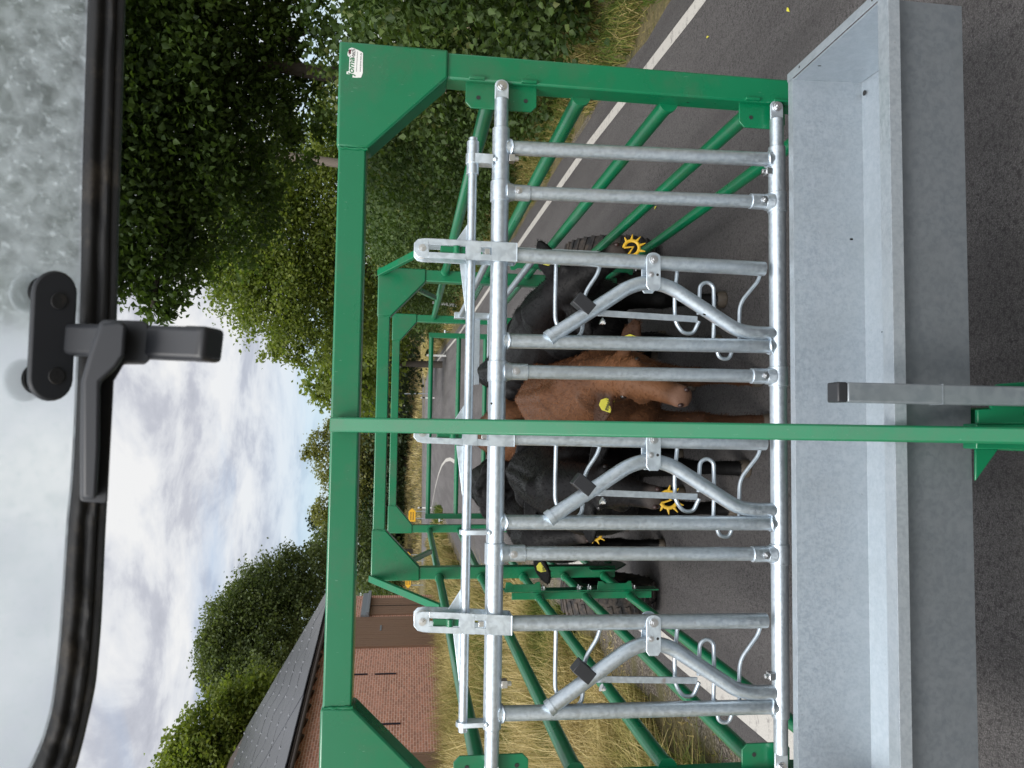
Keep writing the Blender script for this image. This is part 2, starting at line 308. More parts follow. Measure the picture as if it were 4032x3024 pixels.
# ------------------------------------------------------------------ world and sun
W = bpy.data.worlds.new('World'); S.world = W; W.use_nodes = True
SUN_EL, SUN_AZ = R(50), R(215)        # azimuth clockwise from +Y: behind the camera, to the left
def world():
    nt = W.node_tree; nt.nodes.clear(); N = nt.nodes.new; L = nt.links.new
    out = N('ShaderNodeOutputWorld'); sky = N('ShaderNodeTexSky'); sky.sky_type = 'NISHITA'; sky.sun_disc = False; sky.sun_elevation = SUN_EL; sky.sun_rotation = SUN_AZ; sky.air_density = 1.0; sky.dust_density = 1.6
    bg = N('ShaderNodeBackground'); bg.inputs['Strength'].default_value = .11; L(sky.outputs[0], bg.inputs['Color'])
    tc = N('ShaderNodeTexCoord'); sep = N('ShaderNodeSeparateXYZ'); L(tc.outputs['Generated'], sep.inputs[0])
    def ma(op, a, b=0.0, c=None):
        q = N('ShaderNodeMath'); q.operation = op
        for i, v in enumerate((a, b)):
            if isinstance(v, (int, float)): q.inputs[i].default_value = v
            else: L(v, q.inputs[i])
        return q.outputs[0]
    z = ma('MAXIMUM', sep.outputs[2], 0.0); k = ma('ADD', z, .16)
    px = ma('DIVIDE', sep.outputs[0], k); py = ma('DIVIDE', sep.outputs[1], k)
    cmb = N('ShaderNodeCombineXYZ'); L(px, cmb.inputs[0]); L(py, cmb.inputs[1])
    def noi(scale, det, rough, dist, off, sc=(1, 1, 1)):
        mp = N('ShaderNodeMapping'); mp.inputs['Location'].default_value = off; mp.inputs['Scale'].default_value = sc; L(cmb.outputs[0], mp.inputs[0])
        q = N('ShaderNodeTexNoise'); q.inputs['Scale'].default_value = scale; q.inputs['Detail'].default_value = det; q.inputs['Roughness'].default_value = rough; q.inputs['Distortion'].default_value = dist; L(mp.outputs[0], q.inputs['Vector']); return q.outputs['Fac']
    def rmp(f, st):
        q = N('ShaderNodeValToRGB'); e = q.color_ramp.elements
        while len(e) > 1: e.remove(e[-1])
        e[0].position = st[0][0]; e[0].color = c4(st[0][1])
        for p, c in st[1:]: el = e.new(p); el.color = c4(c)
        L(f, q.inputs['Fac']); return q.outputs['Color']
    shade = rmp(noi(1.9, 10, .60, .35, (3.1, 1.7, 0), (1.0, 1.05, 1)), [(.33, (.44, .46, .53)), (.44, (.60, .62, .69)), (.50, (.80, .82, .86)), (.57, (.93, .935, .94))])
    bc = N('ShaderNodeBackground'); L(shade, bc.inputs['Color']); 
    dt = N('ShaderNodeVectorMath'); dt.operation = 'DOT_PRODUCT'; L(tc.outputs['Generated'], dt.inputs[0]); dt.inputs[1].default_value = (math.sin(SUN_AZ) * math.cos(SUN_EL), math.cos(SUN_AZ) * math.cos(SUN_EL), math.sin(SUN_EL))
    glow = ma('POWER', ma('MAXIMUM', dt.outputs['Value'], 0.0), 3.0); L(ma('MULTIPLY', ma('ADD', ma('MULTIPLY', glow, 2.6), 1.0), .62), bc.inputs['Strength'])
    cover = rmp(noi(.8, 7, .58, .4, (7.3, .4, 0), (.6, 1.2, 1)), [(.30, .35), (.46, 1)])
    hz = rmp(sep.outputs[2], [(.0, .15), (.11, .38), (.18, .88), (.26, 1)])
    mx = N('ShaderNodeMixShader'); L(ma('MULTIPLY', cover, hz), mx.inputs[0]); L(bg.outputs[0], mx.inputs[1]); L(bc.outputs[0], mx.inputs[2]); L(mx.outputs[0], out.inputs[0])
world()
sl = bpy.data.lights.new('sun', 'SUN'); sl.energy = 1.5; sl.angle = R(20); sl.color = (1, .955, .89); so = bpy.data.objects.new('sun', sl); COL.objects.link(so)
d = Vector((math.sin(SUN_AZ) * math.cos(SUN_EL), math.cos(SUN_AZ) * math.cos(SUN_EL), math.sin(SUN_EL))); so.rotation_euler = d.to_track_quat('Z', 'Y').to_euler(); so.location = (-6, -8, 30)
S.view_settings.view_transform = 'Standard'; S.view_settings.look = 'None'; S.view_settings.exposure = 0.62; S.view_settings.gamma = 1
# ------------------------------------------------------------------ ground, roads
def lerp_tab(tab, y):
    if y <= tab[0][0]: return tab[0][1]
    for (a, b), (c, d_) in zip(tab, tab[1:]):
        if y <= c: return b + (d_ - b) * (y - a) / (c - a)
    return tab[-1][1]
RL = [(-40, 2.6), (-10, 2.85), (5.3, 3.2), (9, 3.44), (14.3, 3.62), (33.6, 4.05), (61, 5.2), (80, 5.6), (104, 5.2)]      # right edge line
LE = [(-40, -2.0), (9.5, -1.95), (14, -2.15), (20, -4.1), (26, -4.7), (36, -4.75), (44, -4.6), (50, -5.4), (58, -7.4), (70, -10), (84, -14), (95, -17)]   # left edge of the asphalt
def xr(y): return lerp_tab(RL, y) + .32
def xl(y): return lerp_tab(LE, y)
CR0, CRD = Vector((3.15, 103.5, 0)), Vector((-.785, -.62, 0)).normalized(); CRN = Vector((-CRD.y, CRD.x, 0)); CRN = CRN if CRN.y > 0 else -CRN
def gh(x, y):
    h = -.012; e = x - xr(y)
    if y < 100:
        if e > 0: h += min(e * .2, .5) * (1 - .0 * y)
        q = xl(y) - x
        if q > 0: h += min(q * .05, .28) + (.05 * math.sin(x * 1.7 + y * .9) * math.sin(y * 1.3 - x * .4) * min(1, q))
    dd = (Vector((x, y, 0)) - CR0).dot(CRN) - 3.6
    if dd > 0: h += min(dd * .25, 1.7)
    return h
def grid_axis(segs):
    out = []
    for a, b, n in segs: out += list(np.linspace(a, b, n, endpoint=False))
    return out + [segs[-1][1]]
gx = grid_axis([(-900, -60, 12), (-60, -12, 20), (-12, 10, 60), (10, 60, 20), (60, 900, 12)]); gy = grid_axis([(-300, -10, 10), (-10, 30, 70), (30, 140, 70), (140, 1500, 14)])
gv = [(x, y, gh(x, y)) for y in gy for x in gx]; nx_ = len(gx)
gf = np.array([(j * nx_ + i, j * nx_ + i + 1, (j + 1) * nx_ + i + 1, (j + 1) * nx_ + i) for j in range(len(gy) - 1) for i in range(nx_ - 1)])
tag(np_mesh('ground', np.array(gv), gf, M['ground'], smooth=True), kind='structure')
ys = [y for y in gy if -40 < y < 96]
def strip(name, mat, left, right, z, ys):
    v = []; 
    for y in ys: v += [(left(y), y, z), (right(y), y, z)]
    f = np.array([(2 * i, 2 * i + 1, 2 * i + 3, 2 * i + 2) for i in range(len(ys) - 1)]); return tag(np_mesh(name, np.array(v), f, mat), kind='structure')
jit = lambda y: .05 * math.sin(y * 2.3) + .035 * math.sin(y * 5.1 + 1)
strip('gravel_verge', M['gravel'], lambda y: xl(y) - .55 + jit(y * 1.7), lambda y: xr(y) + .35 + jit(y), .004, ys)
strip('road', M['asphalt'], lambda y: xl(y) + jit(y) * .5, lambda y: xr(y) + jit(y + 9) * .5, .012, ys)
a = CR0 - CRD * 60; b = CR0 + CRD * 140; w = CRN * 3.3; up = Vector((0, 0, .02))
tag(np_mesh('crossing_road', np.array([a - w + up, b - w + up, b + w + up, a + w + up]), np.array([[0, 1, 2, 3]]), M['asphalt']), kind='structure')
ly = [y for y in ys if y < 80]
strip('right_edge_line', M['line'], lambda y: lerp_tab(RL, y) - .06, lambda y: lerp_tab(RL, y) + .06, .017, ly)
lp = [(-40, -1.6), (4.1, -1.67), (6, -1.69), (9.5, -1.6), (20.9, -1.40), (32, -1.36)]
pts = [Vector((lerp_tab(lp, y), y, 0)) for y in ys if y < 33] + [Vector(p) for p in ((-1.40, 37, 0), (-1.62, 41, 0), (-2.1, 45.5, 0), (-2.9, 50, 0), (-4.1, 55, 0), (-6, 61, 0), (-8.6, 67, 0), (-12, 74, 0))]
v = []
for i, p in enumerate(pts):
    t = (pts[min(i + 1, len(pts) - 1)] - pts[max(i - 1, 0)]).normalized(); q = Vector((t.y, -t.x, 0)) * .085
    v += [p - q + Vector((0, 0, .017)), p + q + Vector((0, 0, .017))]
tag(np_mesh('left_edge_line', np.array(v), np.array([(2 * i, 2 * i + 1, 2 * i + 3, 2 * i + 2) for i in range(len(pts) - 1)]), M['line']), kind='structure')
# ------------------------------------------------------------------ lettering
def text_mb(txt, bold=0.0, shear=0.0):
    cu = bpy.data.curves.new('t', 'FONT'); cu.body = txt; cu.shear = shear; cu.offset = bold; cu.resolution_u = 3
    o = bpy.data.objects.new('t', cu); COL.objects.link(o); bpy.context.view_layer.update()
    me = bpy.data.meshes.new_from_object(o.evaluated_get(bpy.context.evaluated_depsgraph_get()))
    vs = [v.co.copy() for v in me.vertices]; fs = [tuple(p.vertices) for p in me.polygons]
    bpy.data.objects.remove(o); bpy.data.curves.remove(cu); bpy.data.meshes.remove(me)
    x0 = min(v.x for v in vs); x1 = max(v.x for v in vs); y0 = min(v.y for v in vs); y1 = max(v.y for v in vs)
    return [((v.x - x0) / (x1 - x0), (v.y - y0) / (y1 - y0)) for v in vs], fs
def put_text(mb, txt, org, ux, uy, bold=.0, shear=0, mi=0):
    """fit txt in the box org, org+ux, org+uy"""
    vs, fs = text_mb(txt, bold, shear); mb.add([org + ux * a_ + uy * b_ for a_, b_ in vs], fs, mi)
# ------------------------------------------------------------------ the cattle trailer
def xc(Y): return .022 + .0086 * (Y - 2.62)
TR = empty('cattle_trailer', (xc(6.2), 6.2, 0), 'green tubular cattle trailer with galvanised feed front, standing open-floored on the road', 'trailer')
G, Z = M['green'], M['galv']
FY = 2.62
def FP(x, y, dy=0.0): return onY(x, y, FY + dy)
def portal(name, Y, half, top, beam, dep, gl, gd, bot, gprd=.006):
    """beam + posts, gussets as sub-parts"""
    c = xc(Y); mb = MB(); gin = half - gl
    mb.bb((c - gin - .02, Y, top - beam), (c + gin + .02, Y + dep, top))
    for s in (-1, 1):
        mb.bb((c + s * (half - beam), Y + .004, bot), (c + s * half, Y + dep - .002, top - gd + .02))
    p = mb.build(name, G, TR, bevel=.007)
    for s in (-1, 1):
        o = half + gprd; i2 = half - beam - .002
        poly = [(o, top + gprd), (o, top - gd), (i2, top - gd), (gin, top - beam - gprd), (gin, top + gprd)]
        g = MB(); g.prism([Vector((c + s * x, Y - gprd, z)) for x, z in poly], (0, dep + 2 * gprd, 0)); g.build('corner_gusset', G, p, bevel=.009, seg=3)
        wd = MB(); wd.tube([Vector((c + s * (gin - .002), Y - .002, top - .004 - beam * k / 9)) + Vector((rnd.uniform(-.002, .002), 0, 0)) for k in range(10)], [.0045 + rnd.uniform(-.001, .0015) for _ in range(10)], 8)
        wd.build('weld_bead', G, p)
    return p
front = portal('front_portal', FY, 1.300, 2.353, .094, .10, .365, .368, .12)
axle = portal('axle_portal', 6.12, 1.226, 2.347, .094, .10, .385, .37, .40)
rear = portal('rear_portal', 8.78, 1.236, 2.285, .085, .09, .30, .27, .40)
for s in (-1, 1):
    for z in (1.822, 1.49, 1.155, .82, .497):
        a = Vector((xc(2.70) + s * 1.213, 2.70, z)); b = Vector((xc(8.8) + s * 1.213, 8.80, z))
        P_ = lambda y: a.lerp(b, (y - a.y) / (b.y - a.y)); MB().tube([a, P_(2.722), P_(2.724), P_(6.088), P_(6.095), P_(6.118), P_(6.122), b], [.036, .036, .030, .030, .036, .036, .030, .030], 20).build('side_rail', G, TR)
    # plates that carry the ends of the feed front
    for z0, z1, hole in ((1.92, 1.665, True), (.90, .72, True)):
        mb = MB(); x0 = xc(FY) + s * 1.212; x1 = xc(FY) + s * 1.118
        mb.prism([(x0, FY + .03, z0), (x1 + s * .02, FY + .03, z0), (x1, FY + .03, z0 - .02), (x1, FY + .03, z1 + .02), (x1 + s * .02, FY + .03, z1), (x0, FY + .03, z1)], (0, .008, 0))
        for zz in (z0 - .01, z1 + .06): mb.bb((x0 - s * .004, FY - .008, zz - .055), (x0 + s * .006, FY + .03, zz))
        p = mb.build('hinge_plate', G, front, bevel=.002)
        for zz in (z0 - .045, z1 + .04): MB().tube([(x1 + s * .038, FY + .0295, zz), (x1 + s * .038, FY + .028, zz)], .0075, 14).build('bolt_hole', M['ink'], front)
# braces
def flat(name, a, b, w, h, up, par, mat=G, bev=.003): return MB().bar(a, b, w, h, up).build(name, mat, par, bevel=bev)
flat('brace', onY(1458, 2278, 6.13), onY(1735, 2394, 5.42), .035, .05, (1, 0, 0), axle)
flat('brace', onY(1493, 1075, 6.13), onY(1668, 985, 5.42), .035, .05, (1, 0, 0), axle)
flat('brace', onY(1610, 2212, 6.22), onY(1695, 2172, 7.0), .035, .04, (1, 0, 0), axle)
flat('brace', onY(1630, 1132, 6.22), onY(1712, 1172, 7.0), .035, .04, (1, 0, 0), axle)
# bolted plates on both sides
for s, zt in ((-1, 1.40), (1, 1.78)):
    Y = 5.38; x = xc(Y) + s * 1.213; mb = MB()
    xi = x - s * .045
    mb.bb((xi - .005, Y, .285), (xi + .005, Y + .11, zt)); mb.bb((xi + s * .006, Y - .004, .34), (xi + s * .055, Y + .004, zt - .05))
    p = mb.build('side_plate', G, TR, bevel=.002)
    for zc in (1.27, .61, ):
        mb = MB(); hx = xi - s * .005
        mb.prism([(hx, Y + .0, zc - .13), (hx, Y + .0, zc + .13), (hx - s * .06, Y, zc + .12), (hx - s * .06, Y, zc + .09), (hx - s * .045, Y, zc + .07), (hx - s * .045, Y, zc - .08), (hx - s * .06, Y, zc - .10), (hx - s * .06, Y, zc - .12)], (0, .008, 0)); mb.build('hook_bracket', G, p, bevel=.002)
    for zc in (1.155, .82, .497):
        if zc > zt: continue
        for dy in (.02, .075):
            mb = MB(); q = [(xi - s * .03, Y + dy, zc - .038), (x, Y + dy, zc - .038), (x + s * .036, Y + dy, zc), (x, Y + dy, zc + .038), (xi - s * .03, Y + dy, zc + .038)]
            mb.tube(fillet(q, .03, 5), .005, 8)
            for zz in (-.038, .038): mb.tube([(xi - s * .008, Y + dy, zc + zz), (xi - s * .018, Y + dy, zc + zz)], .011, 6)
            mb.build('pipe_clamp', M['bolt'], p)
# wheels
def wheel(s):
    c = Vector((xc(6.35) + s * 1.42, 6.36, .398)); ax = (1, 0, 0); w = .13
    hub = MB(); hub.tube([c - Vector((s * .26, 0, 0)), c + Vector((s * .05, 0, 0))], .045, 16); h = hub.build('wheel', M['green'], TR)
    ty = MB(); prof = [(.215, -w * .75), (.235, -w * .9), (.31, -w * 1.05), (.365, -w), (.385, -w * .82), (.39, -w * .4), (.392, 0), (.39, w * .4), (.385, w * .82), (.365, w), (.31, w * 1.05), (.235, w * .9), (.215, w * .75)]
    ty.lathe(prof, c, ax, 56)
    for k in range(34):
        for t in (-1, 1):
            a_ = 2 * math.pi * (k + (.5 if t > 0 else 0)) / 34; dr = Vector((0, math.cos(a_), math.sin(a_))); tg = Vector((0, -math.sin(a_), math.cos(a_)))
            ty.bar(c + dr * .391 + Vector((t * .012, 0, 0)) - tg * .02, c + dr * .380 + Vector((t * .128, 0, 0)) + tg * .012, .034, .022, dr)
    ty.build('tyre', M['tyre'], h)
    rm = MB(); rp = [(.22, -w * .72), (.235, -w * .78), (.225, -w * .6), (.19, -w * .4), (.175, -w * .1), (.06, -w * .05), (.06, w * .05), (.18, w * .1), (.2, w * .5), (.235, w * .78), (.22, w * .72)]
    rm.lathe(rp, c, ax, 40, closed=False)
    for k in range(6):
        a_ = k * math.pi / 3; rm.tube([c + Vector((-s * .03, math.cos(a_) * .1, math.sin(a_) * .1)), c + Vector((-s * .05, math.cos(a_) * .1, math.sin(a_) * .1))], .012, 6)
    rm.build('rim', M['rim'], h)
    # swing plate between portal and hub
    mb = MB(); x = xc(6.2) + s * 1.15
    mb.prism([(x, 6.04, .62), (x, 6.30, .62), (x, 6.50, .47), (x, 6.50, .33), (x, 6.42, .27), (x, 6.3, .26), (x, 6.05, .42)], (s * .014, 0, 0)); mb.tube([(x - s * .015, 6.36, .398), (x + s * .03, 6.36, .398)], .03, 12); mb.build('axle_plate', G, TR, bevel=.003)
for s in (-1, 1): wheel(s)
# rear gate
mb = MB(); Y = 8.98; 
for x in (-1.0, 1.105): mb.bb((x - .03, Y, .3), (x + .03, Y + .05, 1.868))
for z in (1.838, 1.515, 1.20, .86, .52): mb.tube([(-.98, Y + .025, z), (1.09, Y + .025, z)], .027, 16)
rg = mb.build('rear_gate', G, TR, bevel=.003)
for x, zz in ((-1.045, 1.70), (1.15, 1.68)):
    mb = MB(); mb.tube([(x - .02, Y + .03, zz), (x + .02, Y + .03, zz)], .012, 8); mb.tube(fillet([(x, Y + .03, zz), (x, Y - .02, zz - .03), (x, Y + .03, zz - .07)], .02), .004, 6); mb.build('gate_latch', M['bolt'], rg)
# galvanised divider gate folded along the right side
mb = MB()
for z in (1.60, 1.31): mb.tube([(1.11, 4.65, z), (1.13, 7.55, z)], .024, 14)
for z in (1.445, 1.30): mb.bb((.45, 7.56, z - .045), (1.16, 7.60, z + .025))
mb.bb((1.10, 7.5, 1.22), (1.16, 7.6, 1.66)); mb.bb((1.09, 4.62, .9), (1.13, 4.68, 1.66))
mb.build('divider_gate', Z, TR, bevel=.003)
# central brace, drawbar, support leg
MB().bar((.012, 2.600, 2.345), (.004, 1.50, .18), .049, .040, (0, -1, .5), .041, .040).build('centre_brace', G, TR, bevel=.006)
db = MB(); db.bb((-.035, .4, .36), (.085, 2.62, .50)); db.build('drawbar', G, TR, bevel=.008)
for q_ in ([(-.035, 2.1, .485), (-.22, 2.6, .485), (-.035, 2.6, .485)], [(.085, 2.1, .485), (.27, 2.6, .485), (.085, 2.6, .485)]): MB().prism(q_, (0, 0, -.012)).build('drawbar_gusset', G, TR, bevel=.002)
mb = MB(); 
def q2(x, y, Yp=1.78): return onY(x, y, Yp)
mb.prism([q2(3932, 1512), q2(3905, 1535), q2(3905, 1610), q2(3850, 1612), q2(3850, 1668), q2(4140, 1668), q2(4140, 1495)], (0, .012, 0))
mb.prism([q2(3845, 1668, 1.79), q2(3845, 1768, 1.79), q2(4140, 1768, 1.79), q2(4140, 1668, 1.79)], (0, .05, 0))
mb.prism([q2(3842, 1766, 1.87), q2(3842, 1895, 1.87), q2(3935, 1766, 1.87)], (0, .008, 0))
mb.build('leg_bracket', G, TR, bevel=.003)
lg = MB(); lg.bb((.080, 1.715, .45), (.128, 1.763, 1.052)); 
leg = lg.build('support_leg', M['jack'], TR, bevel=.004)
MB().bb((.0795, 1.7145, 1.052), (.1285, 1.7635, 1.078)).build('end_cap', M['black'], leg, bevel=.004)
MB().bb((.0788, 1.7138, .80), (.1292, 1.7642, .803)).build('collar', M['jack'], leg)
# ---- sticker on the right front gusset
def sticker():
    p0 = onY(1427, 311, FY - .0075); X0 = p0.x; Z0 = p0.z; wx = onY(1427, 187, FY - .0075).x - X0; hz = onY(1363, 311, FY - .0075).z - Z0
    ux = Vector((1, 0, 0)); uz = Vector((0, 0, 1)); y = FY - .0068
    def P(u, v_, dy=0): return Vector((X0 + wx * u, y - dy, Z0 + hz * v_ - .0027 * u))
    outl = [(.03, .36), (.03, .62), (.13, .62), (.12, .99), (.2, 1.0), (.22, .86), (.68, .86), (.69, .95), (.74, 1.0), (.82, .99), (.86, .93), (.92, .95), (.97, .78), (.96, .60), (.93, .48), (.90, .30), (.84, .05), (.2, .0), (.05, .08)]
    mb = MB(); mb.prism([P(a_, b_) for a_, b_ in outl], (0, .0006, 0)); st = mb.build('sticker', M['white'], front, smooth=False)
    mb = MB(); q = lambda txt, u0, v0, u1, v1, b_=0, sh=0: put_text(mb, txt, P(u0, v0, .0005), P(u1, v0, .0005) - P(u0, v0, .0005), P(u0, v1, .0005) - P(u0, v0, .0005), b_, sh)
    q('joma', .06, .42, .66, .92, .02, .25); mb.build('lettering', M['inkg'], st, smooth=False)
    mb = MB(); q('-tech', .66, .52, .92, .80, .01); q('www.joma-tech.de', .22, .10, .82, .22, .01)
    mb.prism([P(.22, .385, .0005), P(.86, .385, .0005), P(.86, .405, .0005), P(.22, .405, .0005)], (0, .0002, 0))
    for k in range(7):
        a_ = math.pi * (.95 - k * .16); mb.ball(P(.80 + .15 * math.cos(a_) * .9, .62 + .30 * math.sin(a_), .0004), (.0016, .0002, .0016), 6, 4)
    mb.build('lettering', M['ink'], st, smooth=False)
    mb = MB(); mb.prism([P(.76, .80, .0006), P(.90, .80, .0006), P(.91, .93, .0006), P(.78, .95, .0006)], (0, .0002, 0)); mb.build('emblem', M['inkr'], st, smooth=False)
sticker()
# ---- feed fence
TX = lambda z_y: 0
zt, zb = 1.795, .769
xR, xL = xc(FY) + 1.188, xc(FY) - 1.188
xs0, xs1 = FP(1973, 507).x, FP(1938, 2869).x
mb = MB(); yF = FY
for z in (zt, zb):
    mb.tube([(xs0, yF, z), (xs1, yF, z)], .0305, 24)
    for xa, xb in ((xs0 - .02, xR - .045), (xs1 + .02, xL + .045)): mb.tube([(xa, yF, z), (xb, yF, z)], .0245, 20)
ff = mb.build('feed_fence', Z, TR, bevel=.002)
for z in (zt, zb):
    for x, s in ((xR, 1), (xL, -1)):
        mb = MB()
        poly = [(x - s * .05, z - .0245), (x, z - .0245)] + [(x + s * .026 * math.sin(t), z - .026 * math.cos(t)) for t in [math.pi * k / 8 for k in range(1, 8)]] + [(x, z + .0245), (x - s * .05, z + .0245)]
        mb.prism([(a_, yF - .004, b_) for a_, b_ in poly], (0, .008, 0))
        mb.build('end_tab', M['plate'], ff, bevel=.0015)
        MB().hexbolt((x + s * .002, yF - .004, z), (0, -1, 0), .0135, .010).build('end_bolt', M['bolt'], ff)
# fixed and clamped uprights
up_fixed = [((2010, 583), (3030, 628)), ((2010, 1343), (3045, 1364)), ((2010, 2056), (3045, 2060)), ((2010, 2808), (3045, 2782))]
up_clamp = [((2000, 757), (3040, 797)), ((2000, 1463), (3040, 1482)), ((2000, 2178), (3040, 2181))]
for a_, b_ in up_fixed:
    p = FP(*a_); q = FP(*b_); p.z = zt - .018; q.z = zb + .018
    mb = MB(); mb.tube([p, q], .0255, 20)
    for e, sg in ((p, -1), (q, 1)):
        ring = [Vector((e.x + .0275 * math.cos(t), e.y + .0275 * math.sin(t), e.z + sg * (.013 + .008 * math.sin(t) ** 2) + rnd.uniform(-.0015, .0015))) for t in [2 * math.pi * k / 16 for k in range(17)]]
        mb.tube(ring, .0048, 6)
    mb.build('upright', Z, ff)
for a_, b_ in up_clamp:
    p = FP(*a_); q = FP(*b_); p.z = zt - .03; q.z = zb + .03
    mb = MB(); mb.tube([p, q], .0240, 20)
    u = mb.build('upright', Z, ff)
    for e, sg, zc in ((p, -1, zt), (q, 1, zb)):
        mb = MB()
        mb.tube([(e.x - .036, yF, zc), (e.x + .036, yF, zc)], .0345, 24)
        mb.tube([(e.x, yF, zc + sg * .02), (e.x, yF, zc + sg * .105)], .0285, 20)
        mb.tube([(e.x, yF, zc + sg * .02), (e.x, yF, zc + sg * .05)], [.036, .0287], 20)
        mb.build('clamp', Z, ff, bevel=.002)
        MB().hexbolt((e.x, yF - .028, zc + sg * .062), (0, -1, 0), .0095, .008).build('clamp_bolt', M['bolt'], ff)
# three yokes: swinging upright, bent arm, guard wires, latch
def yoke(yy):
    """yy: picture height of the swinging upright at the top and at the bottom, of the fixed upright top/bottom"""
    (yt, yb), (ft, fb) = yy
    top = FP(2010, yt); bot = FP(3028, yb); top.z = zt - .01; bot.z = zb + .052
    mb = MB(); mb.tube([top, bot], .0262, 20); mb.build('swing_upright', Z, ff)
    d0 = bot.x - top.x
    def Q(v_, f, dy=0.0):   # picture depth v_ (px), f: 0 at the swinging upright, 1 at the fixed one
        t = (v_ - 2010) / 1018.0; y0 = yt + (yb - yt) * t; y1 = ft + (fb - ft) * t
        return FP(v_, y0 + (y1 - y0) * f, dy)
    arm = [Q(2169, .94, -.012), Q(2480, .30, -.008), Q(2560, .235, -.004), Q(2640, .29, 0), Q(2900, .80, 0), Q(2965, .835, 0), Q(3046, .835, 0)]
    mb = MB(); mb.tube(fillet(arm, .13, 8), .0255, 20); mb.tube([Q(2158, .965, -.012), Q(2176, .925, -.012)], .029, 14); mb.build('yoke_arm', Z, ff)
    # link plate with bolts
    c = Q(2563, .0); e = Q(2563, .30)
    mb = MB(); zc = c.z; hw = .026; pl = []
    for k in range(9): t = math.pi * k / 8; pl.append((c.x + .012 + .018 * math.sin(t), zc + hw * math.cos(t)))
    pl += [(e.x - .004, zc - hw), (e.x - .018, zc - hw + .01), (e.x - .018, zc + hw - .01), (e.x - .004, zc + hw)]
    for dy in (-.032, .027): mb.prism([(a_, yF + dy, b_) for a_, b_ in pl], (0, .005, 0))
    mb.tube([(c.x - .052, yF - .027, zc - .002), (c.x - .052, yF + .03, zc - .002)], .016, 14)
    lp = mb.build('link_plate', M['plate'], ff, bevel=.0015)
    MB().hexbolt((c.x + .004, yF - .032, zc), (0, -1, 0), .0115, .009).build('link_bolt', M['bolt'], ff); MB().hexbolt((c.x - .05, yF - .032, zc + .010), (0, -1, 0), .0075, .007).build('link_bolt', M['bolt'], ff)
    mb = MB(); mb.tube([(c.x - .05, yF - .0325, zc - .014), (c.x - .05, yF - .0328, zc - .014)], .005, 10); mb.build('bolt_hole', M['ink'], ff)
    # tie bar and guard wires
    flat('tie_bar', Q(2345, .64, .012), Q(2745, .68, .012), .008, .022, (1, 0, 0), ff, Z, .001)
    wires = [[Q(2190, .03, .03), Q(2186, .5, .03), Q(2186, .78, .03), Q(2230, .94, .02)],
             [Q(2365, .05, .03), Q(2352, .18, .03), Q(2300, .42, .035), Q(2298, .72, .035), Q(2290, .90, .03), Q(2255, .97, .03)],
             [Q(2668, .05, .03), Q(2656, .4, .035), Q(2658, .72, .04), Q(2690, .86, .04), Q(2730, .86, .04), Q(2752, .70, .03)],
             [Q(2750, .62, .03), Q(2756, .25, .03), Q(2783, .20, .03), Q(2810, .25, .03), Q(2812, .6, .03), Q(2808, 1.0, .02)],
             [Q(2995, .05, .03), Q(2985, .16, .03), Q(2912, .46, .035), Q(2910, .8, .03), Q(2912, .98, .02)]]
    for w_ in wires: MB().tube(fillet(w_, .035, 6), .0072, 10).build('guard_wire', Z, ff)
    MB().tube(fillet([Q(2820, 1.0, .04), Q(2830, 1.16, .045), Q(2870, 1.18, .045), Q(2890, 1.0, .04)], .03, 5), .0072, 10).build('guard_wire', Z, ff)
    # rubber stop on the arm
    a0 = Q(2318, .50, -.012); a1 = Q(2350, .66, -.012); ax = (Q(2480, .3) - Q(2169, .94)).normalized(); nn = Vector((ax.z, 0, -ax.x)); nn = nn if nn.x > 0 else -nn
    if nn.z < 0: pass
    nn = (Q(2270, .50) - Q(2318, .62)).normalized()
    st = Q(2318, .60, -.012); mb = MB(); mb.bar(st - nn * .01, st + nn * .062, .047, .050, (0, -1, 0)); rs = mb.build('rubber_stop', M['black'], ff, bevel=.003)
    mb = MB(); mb.hexbolt(Q(2366, .735, -.012), Vector((-.5, 0, -1)), .010, .012); mb.build('arm_bolt', M['bolt'], ff)
    # latch: two slotted straps around the upper tube, roller between them
    lx = FP(1650, yt - 18).x; W2 = .033
    zt0 = FP(1650, yt).z + .018; zl = zt - .055
    lat = MB()
    xo = lambda z: lx + (top.x + .001 - lx) * (zt0 - z) / (zt0 - zl)
    for yy0, sgn in ((yF - .037, -1), (yF + .034, 1)):
        def S2(z, o): return Vector((xo(z) + o, yy0, z))
        def piece(z0, z1, o0, o1): lat.prism([S2(z0, o0), S2(z0, o1), S2(z1, o1), S2(z1, o0)], (0, .004, 0))
        capz = zt0 - .03
        lat.prism([S2(capz, -W2), S2(capz + .018, -W2 + .004), S2(zt0, -W2 + .018), S2(zt0, W2 - .018), S2(capz + .018, W2 - .004), S2(capz, W2)], (0, .004, 0))
        s1, s2_, s3, s4 = zt0 - .05, zt + .118, zt + .068, zt + .030
        piece(capz, s1, -W2, W2); piece(s1, s2_, -W2, -.013); piece(s1, s2_, .013, W2); piece(s2_, s3, -W2, W2); piece(s3, s4, -W2, -.012); piece(s3, s4, .012, W2); piece(s4, zl, -W2, W2)
    lat.bb((xo(zl) - W2, yF - .037, zl - .004), (xo(zl) + W2, yF + .038, zl))
    lt = lat.build('latch', M['plate'], ff, bevel=.001)
    mb = MB(); zr = zt0 - .028; mb.tube([(xo(zr), yF - .032, zr), (xo(zr), yF + .032, zr)], .024, 18); mb.build('roller', M['white'], ff, bevel=.002)
    mb = MB(); mb.hexbolt((xo(zr), yF - .037, zr), (0, -1, 0), .0095, .008); mb.build('latch_bolt', M['bolt'], ff)
